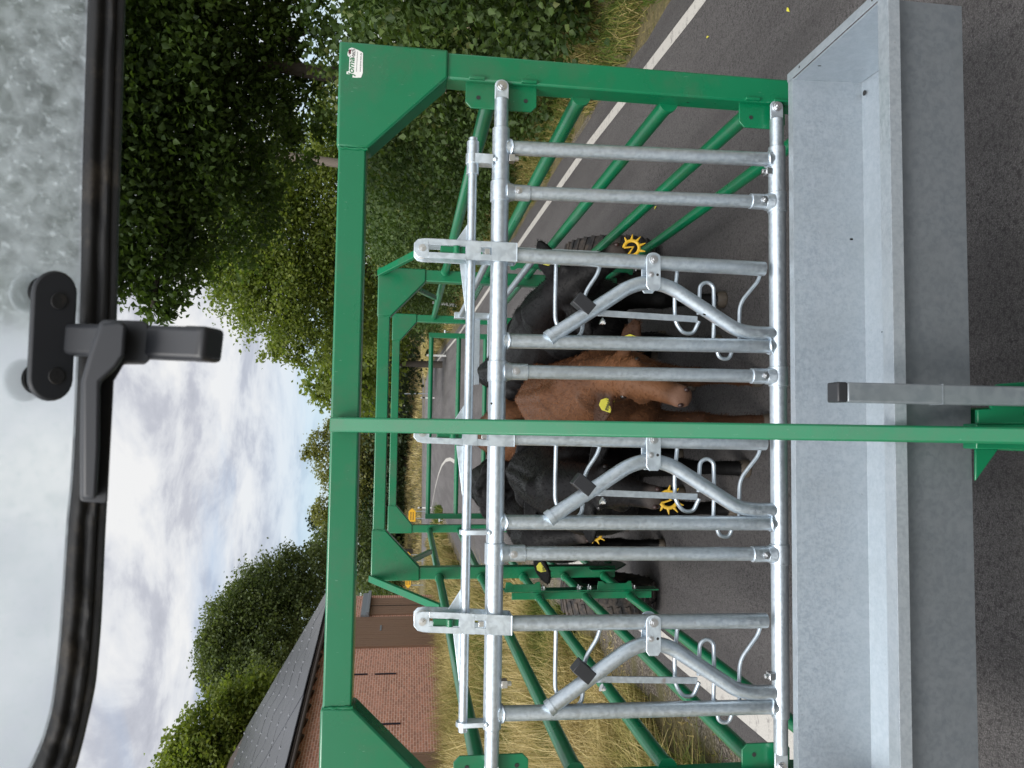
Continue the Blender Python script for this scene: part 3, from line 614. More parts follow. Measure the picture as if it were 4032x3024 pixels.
    mb = MB(); zz = zt + .150; mb.bb((xo(zz) - .0125, yF - .03, zz - .03), (xo(zz) + .0125, yF + .03, zz + .055)); mb.tube([(xo(zz) - .0125, yF - .034, zz), (xo(zz) + .0125, yF - .034, zz)], .012, 14); mb.build('latch_slider', G, ff, bevel=.002)
    mb = MB(); zz = zt + .05; mb.bb((xo(zz) - .010, yF - .034, zz - .014), (xo(zz) + .009, yF - .02, zz + .004)); mb.build('latch_pin', M['bolt'], ff, bevel=.001)
    # triangular cam plates on the slide bar
    for k in (-1, 1):
        x0 = xo(zt + .1); zc2 = zt + .108
        mb = MB(); mb.prism([(x0 + k * .036, yF + .012, zc2 + (.046 if k > 0 else .028)), (x0 + k * (.115 if k > 0 else .27), yF + .012, zc2 - .004), (x0 + k * (.115 if k > 0 else .27), yF + .012, zc2 - .016), (x0 + k * .036, yF + .012, zc2 - .016)], (0, .006, 0)); mb.build('cam_plate', M['plate'], ff, bevel=.001)
for yy in (((1003, 1060), (1343, 1364)), ((1722, 1745), (2056, 2060)), ((2454, 2443), (2808, 2782))): yoke(yy)
# slide bar with its carriers
zs = zt + .098; ysb = yF - .004
sx0, sx1 = FP(1867, 545).x, FP(1820, 2880).x
mb = MB(); mb.tube([(sx0, ysb, zs), (sx1, ysb, zs)], .0155, 18); sb = mb.build('slide_bar', Z, ff, bevel=.002)
mb = MB(); xa = FP(1867, 560).x
mb.tube([(xa, ysb, zs), (FP(1867, 690).x, ysb, zs)], .0215, 18); mb.tube([(FP(1867, 610).x, ysb, zs), (FP(1867, 648).x, ysb, zs)], .025, 18); mb.build('bar_sleeve', Z, ff, bevel=.0015)
def carrier(y, full=False):
    x = FP(1850, y).x; mb = MB(); w_ = .008 if not full else .017
    pl = [(yF - .026, zt + .028)] + [(ysb - .024 * math.cos(t) , zs + .024 * math.sin(t)) for t in [math.pi * k / 8 for k in range(9)]] + [(yF + .020, zt + .028)]
    mb.prism([(x - w_, a_, b_) for a_, b_ in pl], (2 * w_, 0, 0)); mb.ball((x, yF - .02, zt + .02), .011, 8, 6); mb.build('bar_carrier', M['plate'], ff, bevel=.001)
for y, fu in ((630, True), (2094, False), (2846, False)): carrier(y, fu)
def stop_bolt(x_, y, sg):
    p = FP(x_, y); mb = MB(); z0 = zt - .028 if sg < 0 else zb + .028
    mb.bb((p.x - .012, yF - .02, z0 - (.02 if sg < 0 else 0)), (p.x + .012, yF + .012, z0 + (0 if sg < 0 else .02))); mb.tube([(p.x, yF - .008, z0), (p.x, yF - .008, z0 + sg * .034)], .009, 6); mb.build('stop_bolt', M['bolt'], ff, bevel=.001)
for a_ in ((2020, 628, -1), (2010, 2688, -1), (3010, 678, 1), (3010, 2660, 1)): stop_bolt(*a_)
# ---- trough
tx0, tx1 = xc(2.2) - 1.19, xc(2.2) + 1.178
mb = MB(); T = .004
sec_out = [(2.392, .823), (2.392, .842), (2.362, .842), (2.343, 0.603), (2.12, 0.591), (1.921, 0.603), (1.891, .842), (1.845, .842), (1.843, 0.810)]
def sheet(sec, x0, x1, th=.003):
    n = len(sec); vs = []; 
    nrm = []
    for i in range(n):
        a_ = Vector(sec[max(i - 1, 0)]); b_ = Vector(sec[min(i + 1, n - 1)]); t = (b_ - a_).normalized(); nrm.append(Vector((-t.y, t.x)))
    for x in (x0, x1):
        for k in (0, 1):
            for i in range(n): p = Vector(sec[i]) + nrm[i] * th * k; vs.append((x, p.x, p.y))
    fs = []
    for i in range(n - 1):
        fs += [(i, i + 1, 2 * n + i + 1, 2 * n + i), (n + i + 1, n + i, 3 * n + i, 3 * n + i + 1)]
        fs += [(i + 1, i, n + i, n + i + 1), (2 * n + i, 2 * n + i + 1, 3 * n + i + 1, 3 * n + i)]
    fs += [(0, 2 * n, 3 * n, n), (n - 1, 2 * n - 1, 4 * n - 1, 3 * n - 1)]
    mb.add(vs, fs)
sheet(sec_out, tx0, tx1)
tr = mb.build('feed_trough', M['sheet'], TR, bevel=.0012, ang=25)
for x, s in ((tx1, 1), (tx0, -1)):
    mb = MB(); mb.prism([(x - s * .006, 2.362, .839), (x - s * .006, 2.343, 0.605), (x - s * .006, 2.12, 0.593), (x - s * .006, 1.921, 0.605), (x - s * .006, 1.891, .839)], (s * .004, 0, 0))
    mb.bb((x - .002 * s, 1.843, .8425), (x + s * .026, 2.392, .8455)); mb.bb((x + s * .023, 1.843, .825), (x + s * .026, 2.392, .8425))
    e = mb.build('end_wall', M['sheet'], tr, bevel=.001)
mb = MB()
for x, y in ((tx1 + .013, 2.31), (tx1 + .013, 1.91)): mb.tube([(x, y, .8453), (x, y, .8458)], .0045, 10)
p = Vector((tx1 - .05, 2.325, 0.606)); mb.tube([p, p + Vector((0, 0, .001))], .009, 12); mb.build('drain_hole', M['ink'], tr)
mb = MB(); mb.bb((tx0 + .006, 1.885, 0.592), (tx1 + .004, 1.888, .836)); mb.bb((tx0 + .006, 1.888, 0.592), (tx1 + .004, 1.910, 0.595)); mb.build('front_skirt', m_galv('galvanised_skirt', .28, 60, .5), tr, bevel=.001)
# ------------------------------------------------------------------ open rear window of the tractor
def window():
    p0 = onY(430, 1500, 1.0); n = Vector((0, .80, .60)).normalized(); nn = np.array(n)
    PW = lambda x, y, off=0.0: onPlane(x, y, p0 - n * off, nn)
    lo = [(-700, 512), (-250, 502), (0, 494), (500, 480), (928, 467), (1263, 459), (1741, 434), (2000, 420), (2137, 413), (2428, 400), (2600, 386), (2713, 373), (2869, 339), (2950, 319), (3024, 298), (3120, 262), (3230, 208), (3330, 140), (3420, 50), (3480, -60)]
    hi = [(-700, 366), (-250, 356), (0, 348), (500, 332), (800, 324), (1100, 320), (1596, 304), (1885, 289), (2035, 274), (2306, 257), (2460, 247), (2577, 237), (2767, 214), (2870, 189), (2945, 164), (3035, 122), (3130, 62), (3210, -10), (3280, -100), (3330, -200)]
    win = empty('tractor_rear_window', p0, 'open tinted rear window of the tractor, dirty glass in a black rubber seal', 'window')
    # resample
    def rs(tab, k=4):
        out = []
        for i in range(len(tab) - 1):
            for j in range(k):
                t = j / k; a = tab[max(i - 1, 0)]; b = tab[i]; c = tab[i + 1]; d_ = tab[min(i + 2, len(tab) - 1)]
                out.append(tuple(.5 * ((2 * b[q]) + (-a[q] + c[q]) * t + (2 * a[q] - 5 * b[q] + 4 * c[q] - d_[q]) * t * t + (-a[q] + 3 * b[q] - 3 * c[q] + d_[q]) * t ** 3) for q in (0, 1)))
        return out + [tab[-1]]
    L_, H_ = rs(lo), rs(hi); K = 14
    hp = [.002, .010, .0125, .0125, .009, .0085, .013, .015, .014, .0095, .012, .013, .009, .001]
    vs = []; fs = []
    for i, ((ya, xa), (yb, xb)) in enumerate(zip(L_, H_)):
        a = PW(xb, yb); b = PW(xa, ya); wob = .0016 * math.sin(i * .9) + .001 * math.sin(i * 2.3)
        for k in range(K): t = k / (K - 1); vs.append(a.lerp(b, t) - n * (hp[k] + wob * (t < .6)))
        for k in range(K): t = 1 - k / (K - 1); vs.append(a.lerp(b, t) + n * .011)
    m = 2 * K
    for i in range(len(L_) - 1):
        for k in range(m): q = (k + 1) % m; fs.append((i * m + k, i * m + q, (i + 1) * m + q, (i + 1) * m + k))
    mb = MB(); mb.add(vs, fs); mb.build('rubber_seal', M['rubber'], win, ang=60)
    vs = []; fs = []; R2 = 10
    for (ya, xa), (yb, xb) in zip(L_, H_):
        a = PW(xa * .5 + xb * .5, ya * .5 + yb * .5); yt = min(ya, 3000) ; b = PW(-760, 1300 + (yt - 1300) * 1.12)
        if xa < -20: b = a.lerp(b, .6)
        for k in range(R2 + 1): vs.append(a.lerp(b, k / R2) + n * .0025)
        for k in range(R2 + 1): vs.append(a.lerp(b, 1 - k / R2) - n * .0015)
    m = 2 * R2 + 2
    for i in range(len(L_) - 1):
        for k in range(m): q = (k + 1) % m; fs.append((i * m + k, i * m + q, (i + 1) * m + q, (i + 1) * m + k))
    mb = MB(); mb.add(vs, fs); gl_ = mb.build('glass', [M['glass'], m_pane()], win, smooth=False)
    for q in gl_.data.polygons: q.material_index = 0 if max((gl_.data.vertices[i].co - p0).dot(n) for i in q.vertices) > .002 and min((gl_.data.vertices[i].co - p0).dot(n) for i in q.vertices) > .002 else 1
    # hinge plate with two screws
    def capsule(c0, c1, r, off, th, name, mat, par, bev=.003):
        a = Vector((c0[0], c0[1])); b = Vector((c1[0], c1[1])); d_ = (b - a).normalized(); q = Vector((-d_.y, d_.x)); pl = []
        for k in range(13): t = math.pi * k / 12; p = a + (q * math.cos(t) - d_ * math.sin(t)) * r; pl.append(PW(p.x, p.y, off))
        for k in range(13): t = math.pi * k / 12; p = b + (-q * math.cos(t) + d_ * math.sin(t)) * r; pl.append(PW(p.x, p.y, off))
        mb = MB(); mb.prism(pl, -n * th); return mb.build(name, mat, par, bevel=bev)
    hd = capsule((206, 1158), (190, 1492), 88, .014, .012, 'handle_plate', M['handle'], win)
    for c in ((232, 1185), (222, 1480)): capsule(c, (c[0], c[1] + 1), 33, .0262, .002, 'screw', M['rubber'], hd, .0008)
    for c in ((165, 1150), (140, 1492)): capsule(c, (c[0], c[1] + 1), 60, -.006, .006, 'washer', M['black'], hd); capsule((c[0] - 50, c[1] + 6), (c[0] - 50, c[1] + 7), 84, -.012, .008, 'clear_washer', M['disc'], hd)
    mb = MB(); a = PW(300, 1340, .020); b = onY(838, 1358, .86)
    mb.bar(a - (b - a) * .1, b, .037, .030, (0, -1, .1), .0365, .030); ar = mb.build('handle_bar', M['handle'], win, bevel=.006, seg=3)
    mb = MB(); c = onY(745, 1354, .878); mb.bar(c, b + (b - a).normalized() * .002, .0375, .031, (0, -1, .1), .0372, .031); mb.build('end_cap', M['black'], ar, bevel=.006, seg=3)
    pl = [(392, 1268), (410, 1258), (560, 1262), (585, 1275), (590, 1420), (575, 1428), (492, 1428), (470, 1465), (449, 1500), (436, 1750), (424, 1972), (415, 1982), (325, 1976), (314, 1965), (314, 1780), (318, 1500), (350, 1390)]
    mb = MB(); mb.prism([onY(x, y, .885) for x, y in pl], (0, .030, .012)); mb.build('lever', M['handle'], win, bevel=.005, seg=3)
    mb = MB(); mb.prism([onY(x, y, .855) for x, y in ((396, 1272), (470, 1262), (500, 1275), (490, 1400), (455, 1450), (395, 1505), (392, 1760), (380, 1968), (322, 1964), (322, 1500), (352, 1392))], (0, .034, .012)); mb.build('lever_grip', M['handle'], win, bevel=.004, seg=3)
window()
# ------------------------------------------------------------------ cattle
def loft(st, n=20):
    """st: (centre, side axis*half width, up axis*half height)"""
    vs = []; fs = []; N = len(st)
    for c, a, b in st:
        for j in range(n): t = 2 * math.pi * j / n; vs.append(Vector(c) + a * math.cos(t) + b * math.sin(t))
    for i in range(N - 1):
        for j in range(n): k = (j + 1) % n; fs.append((i * n + j, i * n + k, (i + 1) * n + k, (i + 1) * n + j))
    fs.append(tuple(reversed(range(n)))); fs.append(tuple((N - 1) * n + j for j in range(n))); return vs, fs
def cow(label, group, pos, yaw, mat, sc, poll, muz, side, tags=(), ring=False, seed=0, droop=.25, hsc=1.0, legs=None, wf=.86):
    """yaw 0 walks towards +Y; poll / muzzle in world space"""
    rr = random.Random(seed); base = Vector((pos[0], pos[1], 0)); f = Vector((math.sin(yaw), math.cos(yaw), 0)); l = Vector((-f.y, f.x, 0)); up = Vector((0, 0, 1))
    Wd = lambda x, y, z: base + (f * x + l * y * wf + up * z) * sc
    bm = MB()
    tor = [(-.76, .98, .07, .09), (-.73, .975, .14, .16), (-.66, .965, .20, .215), (-.52, .95, .245, .262), (-.36, .915, .265, .292), (-.15, .88, .285, .325), (.08, .865, .282, .338), (.26, .872, .262, .335), (.42, .89, .235, .325), (.55, .915, .20, .275), (.65, .945, .165, .21), (.74, .97, .11, .14)]
    bm.add(*loft([(Wd(x, 0, z), l * a * sc * wf, up * b * sc) for x, z, a, b in tor]))
    bm.tube([Wd(-.70, 0, 1.17), Wd(-.4, 0, 1.185), Wd(0, 0, 1.175), Wd(.3, 0, 1.185), Wd(.45, 0, 1.19), Wd(.6, 0, 1.12)], [.035 * sc, .045 * sc, .045 * sc, .05 * sc, .055 * sc, .05 * sc], 10)
    for s in (-1, 1):
        bm.ball(Wd(-.50, s * .165, 1.06), (.10 * sc, .10 * sc, .10 * sc)); bm.ball(Wd(-.48, s * .17, .84), (.17 * sc, .17 * sc, .23 * sc)); bm.ball(Wd(.42, s * .17, .84), (.12 * sc, .12 * sc, .24 * sc)); bm.ball(Wd(.56, s * .10, .78), (.11 * sc, .11 * sc, .14 * sc))
        dx = rr.uniform(-.07, .07) if legs is None else legs[0][0 if s > 0 else 1]; hx = rr.uniform(-.07, .07) if legs is None else legs[1][0 if s > 0 else 1]
        fr = [(.42, .155, .80, .10), (.42, .15, .66, .088), (.425 + dx * .3, .145, .55, .062), (.43 + dx * .5, .14, .43, .052), (.435 + dx * .6, .14, .37, .058), (.43 + dx * .7, .14, .31, .043), (.43 + dx * .85, .14, .20, .036), (.43 + dx, .14, .125, .044), (.45 + dx, .14, .075, .042), (.465 + dx, .14, .03, .052), (.47 + dx, .14, .0, .055)]
        hn = [(-.46, .16, .82, .15), (-.42, .17, .66, .125), (-.46 + hx * .3, .165, .54, .088), (-.54 + hx * .5, .16, .46, .060), (-.60 + hx * .6, .155, .40, .054), (-.59 + hx * .7, .155, .33, .043), (-.57 + hx * .85, .15, .21, .037), (-.55 + hx, .15, .125, .045), (-.53 + hx, .15, .075, .043), (-.515 + hx, .15, .03, .052), (-.51 + hx, .15, .0, .055)]
        for q in (fr, hn): bm.tube([Wd(x, s * y, z) for x, y, z, r in q], [r * sc for x, y, z, r in q], 12)
    bm.tube([Wd(-.74, 0, 1.06), Wd(-.80, 0, 1.0), Wd(-.815, .01, .8), Wd(-.80, .015, .55)], [.035 * sc, .028 * sc, .02 * sc, .022 * sc], 10); bm.ball(Wd(-.80, .015, .48), (.035 * sc, .035 * sc, .13 * sc))
    poll = Vector(poll); muz = Vector(muz); hf = (muz - poll); HL = .50 * hsc; hf.normalize(); sd = Vector(side); sd = (sd - hf * sd.dot(hf)).normalized(); hu = sd.cross(hf).normalized()
    if hu.dot(Vector((0, 0, 1)) - f * -.6) < 0 and hu.z < -.2: hu = -hu
    Hd = lambda t, s, u: poll + (hf * t + sd * s + hu * u) * hsc
    hst = [(-.035, .05, .05, -.03), (0, .088, .085, -.03), (.06, .105, .108, -.036), (.13, .112, .122, -.045), (.19, .104, .118, -.05), (.26, .082, .098, -.048), (.33, .068, .078, -.045), (.39, .064, .064, -.045), (.44, .060, .054, -.052), (.475, .055, .042, -.060), (.495, .038, .026, -.066)]
    bm.add(*loft([(Hd(t, 0, o), sd * a * hsc, hu * b * hsc) for t, a, b, o in hst]))
    for s in (-1, 1): bm.ball(Hd(.165, s * .082, .018), .036 * hsc); bm.ball(Hd(.450, s * .040, -.034), .026 * hsc); bm.ball(Hd(.20, s * .06, -.10), (.06 * hsc,) * 3)
    # neck
    n0 = Wd(.50, 0, .98); n1 = poll - hf * .02 - hu * .05 * hsc
    mid = (n0 + n1) / 2 + up * .03; path = [Wd(.36, 0, .95), n0, mid, n1 + hf * .10]; rad = [(.20, .27), (.165, .225), (.125, .175), (.095, .125)]
    st = []
    for i, p in enumerate(path):
        t = (path[min(i + 1, 3)] - path[max(i - 1, 0)]).normalized(); a = (l * (1 - i / 3) + (sd if sd.dot(l) > 0 else -sd) * (i / 3)); a = (a - t * a.dot(t)).normalized(); b = t.cross(a); st.append((p, a * rad[i][0] * sc, b * rad[i][1] * sc))
    bm.add(*loft(st))
    ears = {}
    for s in (-1, 1):
        e0 = Hd(.055, s * .085, -.01); dirv = (sd * s * (1 - droop) - up * droop - hf * .12).normalized(); wv = (hf - dirv * hf.dot(dirv)).normalized(); nv = dirv.cross(wv); ln = .235 * hsc
        bm.add(*loft([(e0 + dirv * ln * t, wv * a * hsc, nv * b * hsc) for t, a, b in ((-.1, .034, .032), (.12, .040, .026), (.35, .064, .019), (.6, .070, .017), (.82, .052, .015), (1, .018, .010))], 14)); ears[s] = (e0 + dirv * ln * .42, dirv, wv, nv)
    me = bpy.data.meshes.new('cow'); me.from_pydata([tuple(v - base) for v in map(Vector, bm.v)], [], bm.f); me.update(); b2 = bmesh.new(); b2.from_mesh(me); bmesh.ops.recalc_face_normals(b2, faces=b2.faces); b2.to_mesh(me); b2.free()
    o = bpy.data.objects.new('cow', me); COL.objects.link(o)
    r = o.modifiers.new('r', 'REMESH'); r.mode = 'VOXEL'; r.voxel_size = .013; sm = o.modifiers.new('s', 'SMOOTH'); sm.factor = .55; sm.iterations = 5
    dg = bpy.context.evaluated_depsgraph_get(); m2 = bpy.data.meshes.new_from_object(o.evaluated_get(dg)); o.modifiers.clear(); o.data = m2; bpy.data.meshes.remove(me); m2.name = 'cow'
    m2.materials.clear(); m2.materials.append(mat); m2.materials.append(M['hoof']); m2.shade_smooth(); o.location = base
    nvv = len(m2.vertices); P = np.empty(nvv * 3, np.float32); m2.vertices.foreach_get('co', P); P = P.reshape(-1, 3) + np.array(base)
    mz = np.array(Hd(.47, 0, -.045)); dd = np.linalg.norm(P - mz, axis=1); a = m2.attributes.new('pale', 'FLOAT', 'POINT'); a.data.foreach_set('value', np.clip((.088 * hsc - dd) / (.035 * hsc), 0, 1).astype(np.float32))
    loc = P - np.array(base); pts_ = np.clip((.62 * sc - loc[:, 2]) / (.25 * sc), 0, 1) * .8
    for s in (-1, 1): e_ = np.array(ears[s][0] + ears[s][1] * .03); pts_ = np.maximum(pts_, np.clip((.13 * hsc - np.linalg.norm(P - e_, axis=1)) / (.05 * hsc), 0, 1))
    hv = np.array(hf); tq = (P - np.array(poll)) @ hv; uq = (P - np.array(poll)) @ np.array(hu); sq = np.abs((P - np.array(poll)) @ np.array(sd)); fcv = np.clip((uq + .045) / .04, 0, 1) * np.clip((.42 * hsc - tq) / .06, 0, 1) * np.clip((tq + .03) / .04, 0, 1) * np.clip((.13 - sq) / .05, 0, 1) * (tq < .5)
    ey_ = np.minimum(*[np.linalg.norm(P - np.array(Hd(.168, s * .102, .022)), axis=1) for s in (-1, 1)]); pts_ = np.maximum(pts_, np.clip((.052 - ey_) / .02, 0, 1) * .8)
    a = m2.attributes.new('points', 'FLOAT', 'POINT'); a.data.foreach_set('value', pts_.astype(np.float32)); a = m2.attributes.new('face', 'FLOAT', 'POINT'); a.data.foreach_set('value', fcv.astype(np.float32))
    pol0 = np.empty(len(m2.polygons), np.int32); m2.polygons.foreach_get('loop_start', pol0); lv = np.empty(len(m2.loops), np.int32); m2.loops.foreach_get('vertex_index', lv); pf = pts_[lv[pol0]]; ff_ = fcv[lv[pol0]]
    mi = np.zeros(len(m2.polygons), np.int32); cen = np.empty(len(m2.polygons) * 3, np.float32); m2.polygons.foreach_get('center', cen); mi[cen.reshape(-1, 3)[:, 2] < .062 * sc] = 1; m2.polygons.foreach_set('material_index', mi)
    tag(o, label, 'cow', group)
    for s in (-1, 1):
        MB().ball(Hd(.168, s * .102, .022), .018 * hsc, 14, 10).build('eye', M['eye'], o); MB().ball(Hd(.472, s * .043, -.034), (.012, .016, .015), 10, 8).build('nostril', M['nostril'], o)
    # short hair lying along the coat
    g = np.random.default_rng(seed + 100); npl = len(m2.polygons); nrm = np.empty(npl * 3, np.float32); m2.polygons.foreach_get('normal', nrm); nrm = nrm.reshape(-1, 3); cc = cen.reshape(-1, 3)
    ok = np.where((cc[:, 2] > .07) & (np.linalg.norm(cc + np.array(base) - mz, axis=1) > .10 * hsc))[0]; k = g.choice(ok, 26000 if tags or ring else 12000); c0 = cc[k] + g.normal(0, .005, (len(k), 3)); nk = nrm[k]
    fl = np.array(-f * .75 - up * .65)[None, :] + g.normal(0, .28, (len(k), 3)); fl -= nk * (fl * nk).sum(1)[:, None]; fl /= np.linalg.norm(fl, axis=1)[:, None]; ln = g.uniform(.012, .028, len(k))[:, None]; wd_ = np.cross(nk, fl) * .0011
    Vh = np.stack([c0 - wd_ - nk * .002, c0 + wd_ - nk * .002, c0 + fl * ln * .5 + wd_ * .8 + nk * .0035, c0 + fl * ln + nk * .006], 1) + np.array(base)
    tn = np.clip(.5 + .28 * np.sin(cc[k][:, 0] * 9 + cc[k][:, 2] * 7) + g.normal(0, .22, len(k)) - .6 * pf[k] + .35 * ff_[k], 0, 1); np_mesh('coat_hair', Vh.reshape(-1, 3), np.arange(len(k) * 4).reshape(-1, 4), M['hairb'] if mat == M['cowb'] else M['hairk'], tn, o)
    for s, txt in tags:
        c, dv, wv, nv = ears[s]; c = c + (hu if nv.dot(hu) == 0 else nv * (1 if nv.y < 0 else -1)) * .020; nf = Vector((0, -1, .1)); nf = (nf).normalized(); ux = sd.copy() if sd.x > 0 else -sd; ux = (ux - nf * ux.dot(nf)).normalized(); uz = nf.cross(ux); uz = uz if uz.z > 0 else -uz
        c = c + nf * .018 - uz * .015
        q = lambda u, v_, d_=0: c + ux * u + uz * v_ + nf * d_
        mb = MB(); mb.prism([q(-.033, -.034), q(.033, -.034), q(.033, .012), q(.014, .034), q(-.014, .034), q(-.033, .012)], nf * .002); tg = mb.build('ear_tag', M['tagm'], o, bevel=.0006)
        mb = MB()
        for k, tx in enumerate(txt): put_text(mb, tx, q(-.028, -.026 + .022 * (len(txt) - 1 - k) + (.006 if len(txt) == 1 else 0), .0034), ux * .056, uz * (.018 if len(txt) == 1 else .016), .02)
        mb.build('digits', M['ink'], tg, smooth=False)
    if ring:
        nv_ = Vector((0, -.94, .34)); ex = (sd - nv_ * sd.dot(nv_)).normalized(); ey = nv_.cross(ex); ey = ey if ey.z > 0 else -ey; c = Hd(.50, 0, -.035) + Vector((0, -.025, -.028)); rd = .040; mb = MB(); tilt = lambda t, r_: c + ex * math.cos(t) * r_ + ey * math.sin(t) * r_ + hf * .0
        arc = [tilt(R(125) + R(290) * k / 24, rd) for k in range(25)]; mb.tube(arc, .009, 8)
        for k in range(2, 23, 3): t = R(125) + R(290) * k / 24; mb.tube([tilt(t, rd + .004), tilt(t, rd + .031) + hf * .006], [.0085, .002], 7)
        mb.tube([arc[0], tilt(R(270), .012), arc[-1]], .0065, 7); mb.build('nose_ring', M['yellow'], o)
    return o
GC = 'cattle standing in the trailer'
PI = math.pi
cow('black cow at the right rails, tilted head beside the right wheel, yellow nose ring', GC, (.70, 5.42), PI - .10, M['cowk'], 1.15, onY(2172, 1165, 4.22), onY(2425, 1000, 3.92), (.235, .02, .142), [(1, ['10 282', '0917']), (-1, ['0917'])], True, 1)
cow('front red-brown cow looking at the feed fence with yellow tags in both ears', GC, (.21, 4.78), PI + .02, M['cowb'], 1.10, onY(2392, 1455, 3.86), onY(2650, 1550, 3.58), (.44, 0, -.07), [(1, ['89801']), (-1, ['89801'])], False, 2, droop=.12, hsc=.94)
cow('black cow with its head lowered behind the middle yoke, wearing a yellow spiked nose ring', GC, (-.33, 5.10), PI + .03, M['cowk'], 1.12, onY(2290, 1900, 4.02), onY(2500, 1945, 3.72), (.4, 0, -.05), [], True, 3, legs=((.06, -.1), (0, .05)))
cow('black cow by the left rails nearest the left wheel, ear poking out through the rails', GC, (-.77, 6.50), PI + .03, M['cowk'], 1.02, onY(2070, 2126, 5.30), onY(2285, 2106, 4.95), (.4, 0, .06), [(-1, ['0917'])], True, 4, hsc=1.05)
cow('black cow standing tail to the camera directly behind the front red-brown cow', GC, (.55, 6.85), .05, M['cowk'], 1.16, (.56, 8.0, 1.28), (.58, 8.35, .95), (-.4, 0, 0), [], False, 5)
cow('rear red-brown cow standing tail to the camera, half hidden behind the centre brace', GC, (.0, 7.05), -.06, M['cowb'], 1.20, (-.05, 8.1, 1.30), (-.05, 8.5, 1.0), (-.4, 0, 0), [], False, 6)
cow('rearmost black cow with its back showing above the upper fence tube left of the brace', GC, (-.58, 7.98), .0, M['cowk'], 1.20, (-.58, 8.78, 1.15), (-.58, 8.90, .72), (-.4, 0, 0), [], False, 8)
# ------------------------------------------------------------------ brick barn with solar roof
def barn():
    a = Vector((-.2079, -.9781, 0)); o = Vector((.9781, -.2079, 0)); up = Vector((0, 0, 1)); E0 = Vector((-7.0, 32.5, 0)); W0 = E0 - o * .42; EZ = 5.14; TP = .545
    bn = empty('brick_barn', W0 + a * 8, 'long red brick barn with brown doors and solar panel roof left of the road', 'barn')
    P = lambda t, d_, z: W0 + a * t - o * d_ + up * z          # t along the wall towards the camera, d inwards
    t0, t1, dep = -1.3, 17.0, 15.0; hw = EZ + .42 * TP - .30
    me = bpy.data.meshes.new('wall'); b = bmesh.new(); uv = b.loops.layers.uv.new('UVMap')
    def quad(ps, us):
        f = b.faces.new([b.verts.new(p) for p in ps])
        for lp, u in zip(f.loops, us): lp[uv].uv = u
    ln = t1 - t0; zb_ = -.3; rz = hw + TP * dep / 2
    quad([P(t0, 0, zb_), P(t1, 0, zb_), P(t1, 0, hw), P(t0, 0, hw)], [(0, zb_), (ln, zb_), (ln, hw), (0, hw)])
    quad([P(t1, dep, zb_), P(t0, dep, zb_), P(t0, dep, hw), P(t1, dep, hw)], [(0, zb_), (ln, zb_), (ln, hw), (0, hw)])
    for t, rev in ((t0, 0), (t1, 1)):
        ps = [P(t, 0, zb_), P(t, 0, hw), P(t, dep / 2, rz), P(t, dep, hw), P(t, dep, zb_)]; us = [(0, zb_), (0, hw), (dep / 2, rz), (dep, hw), (dep, zb_)]
        quad(ps[::-1] if rev else ps, us[::-1] if rev else us)
    b.to_mesh(me); b.free(); me.materials.append(M['brick']); wall = bpy.data.objects.new('wall', me); COL.objects.link(wall); attach(wall, bn)
    nn = np.array(o)
    def wt(x, y): p = onPlane(x, y, W0, nn); return (p - W0).dot(a), p.z
    def door(name, x0, y0, y1, zb2, prou, boards, mat=M['door']):
        ta, zt_ = wt(x0, y0); tb, _ = wt(x0, y1); mb = MB(); n_ = boards; wdt = (tb - ta) / n_
        for k in range(n_):
            mb.prism([P(ta + wdt * k + .008, -.003, zb2), P(ta + wdt * (k + 1) - .008, -.003, zb2), P(ta + wdt * (k + 1) - .008, -.003, zt_), P(ta + wdt * k + .008, -.003, zt_)], o * (prou + rnd.uniform(-.004, .004)))
        mb.prism([P(ta, -.002, zb2), P(tb, -.002, zb2), P(tb, -.002, zt_), P(ta, -.002, zt_)], o * (prou - .02))
        return mb.build(name, mat, bn, smooth=False), ta, tb, zt_
    d1, ta, tb, zt_ = door('sliding_door', 1325, 2437, 2556, .05, .07, 16); tag(d1, 'tall brown sliding barn door')
    q = [wt(1500, 2470), wt(1525, 2490)]; mb = MB(); mb.prism([P(q[0][0], -.075, q[0][1] - .03), P(q[1][0], -.075, q[0][1] - .03), P(q[1][0], -.075, q[0][1] + .03), P(q[0][0], -.075, q[0][1] + .03)], o * .02); mb.build('handle', M['grey'], d1)
    mb = MB(); mb.prism([P(ta - .12, -.002, zt_), P(tb + .12, -.002, zt_), P(tb + .12, -.002, zt_ + .18), P(ta - .12, -.002, zt_ + .18)], o * .12); mb.build('door_track', M['grey'], bn)
    d2, ta, tb, zt_ = door('double_door', 1464, 2359, 2424, .05, .05, 8)
    mb = MB(); mb.prism([P((ta + tb) / 2 - .02, -.06, .1), P((ta + tb) / 2 + .02, -.06, .1), P((ta + tb) / 2 + .02, -.06, zt_), P((ta + tb) / 2 - .02, -.06, zt_)], o * .01); mb.build('door_gap', M['ink'], d2)
    mb = MB(); mb.prism([P(ta - .25, -.001, zt_ + .02), P(tb + .25, -.001, zt_ + .02), P(tb + .25, -.001, zt_ + .36), P(ta - .25, -.001, zt_ + .36)], o * .16); mb.prism([P(ta - .25, -.161, zt_ + .02), P(tb + .25, -.161, zt_ + .02), P(tb + .25, -.161, zt_ + .14), P(ta - .25, -.161, zt_ + .14)], o * .12); mb.build('door_canopy', M['grey'], bn, bevel=.01)
    door('side_door', 1500, 2974, 3080, .05, .05, 10)
    for xa, xb, y in ((1340, 1447, 2659), (1475, 1560, 2656), (1480, 1577, 2854)):
        t, za = wt(xa, y); _, zb3 = wt(xb, y); mb = MB(); mb.prism([P(t - .03, -.002, zb3), P(t + .03, -.002, zb3), P(t + .03, -.002, za), P(t - .03, -.002, za)], o * .03); mb.build('wall_anchor', M['rim'], bn)
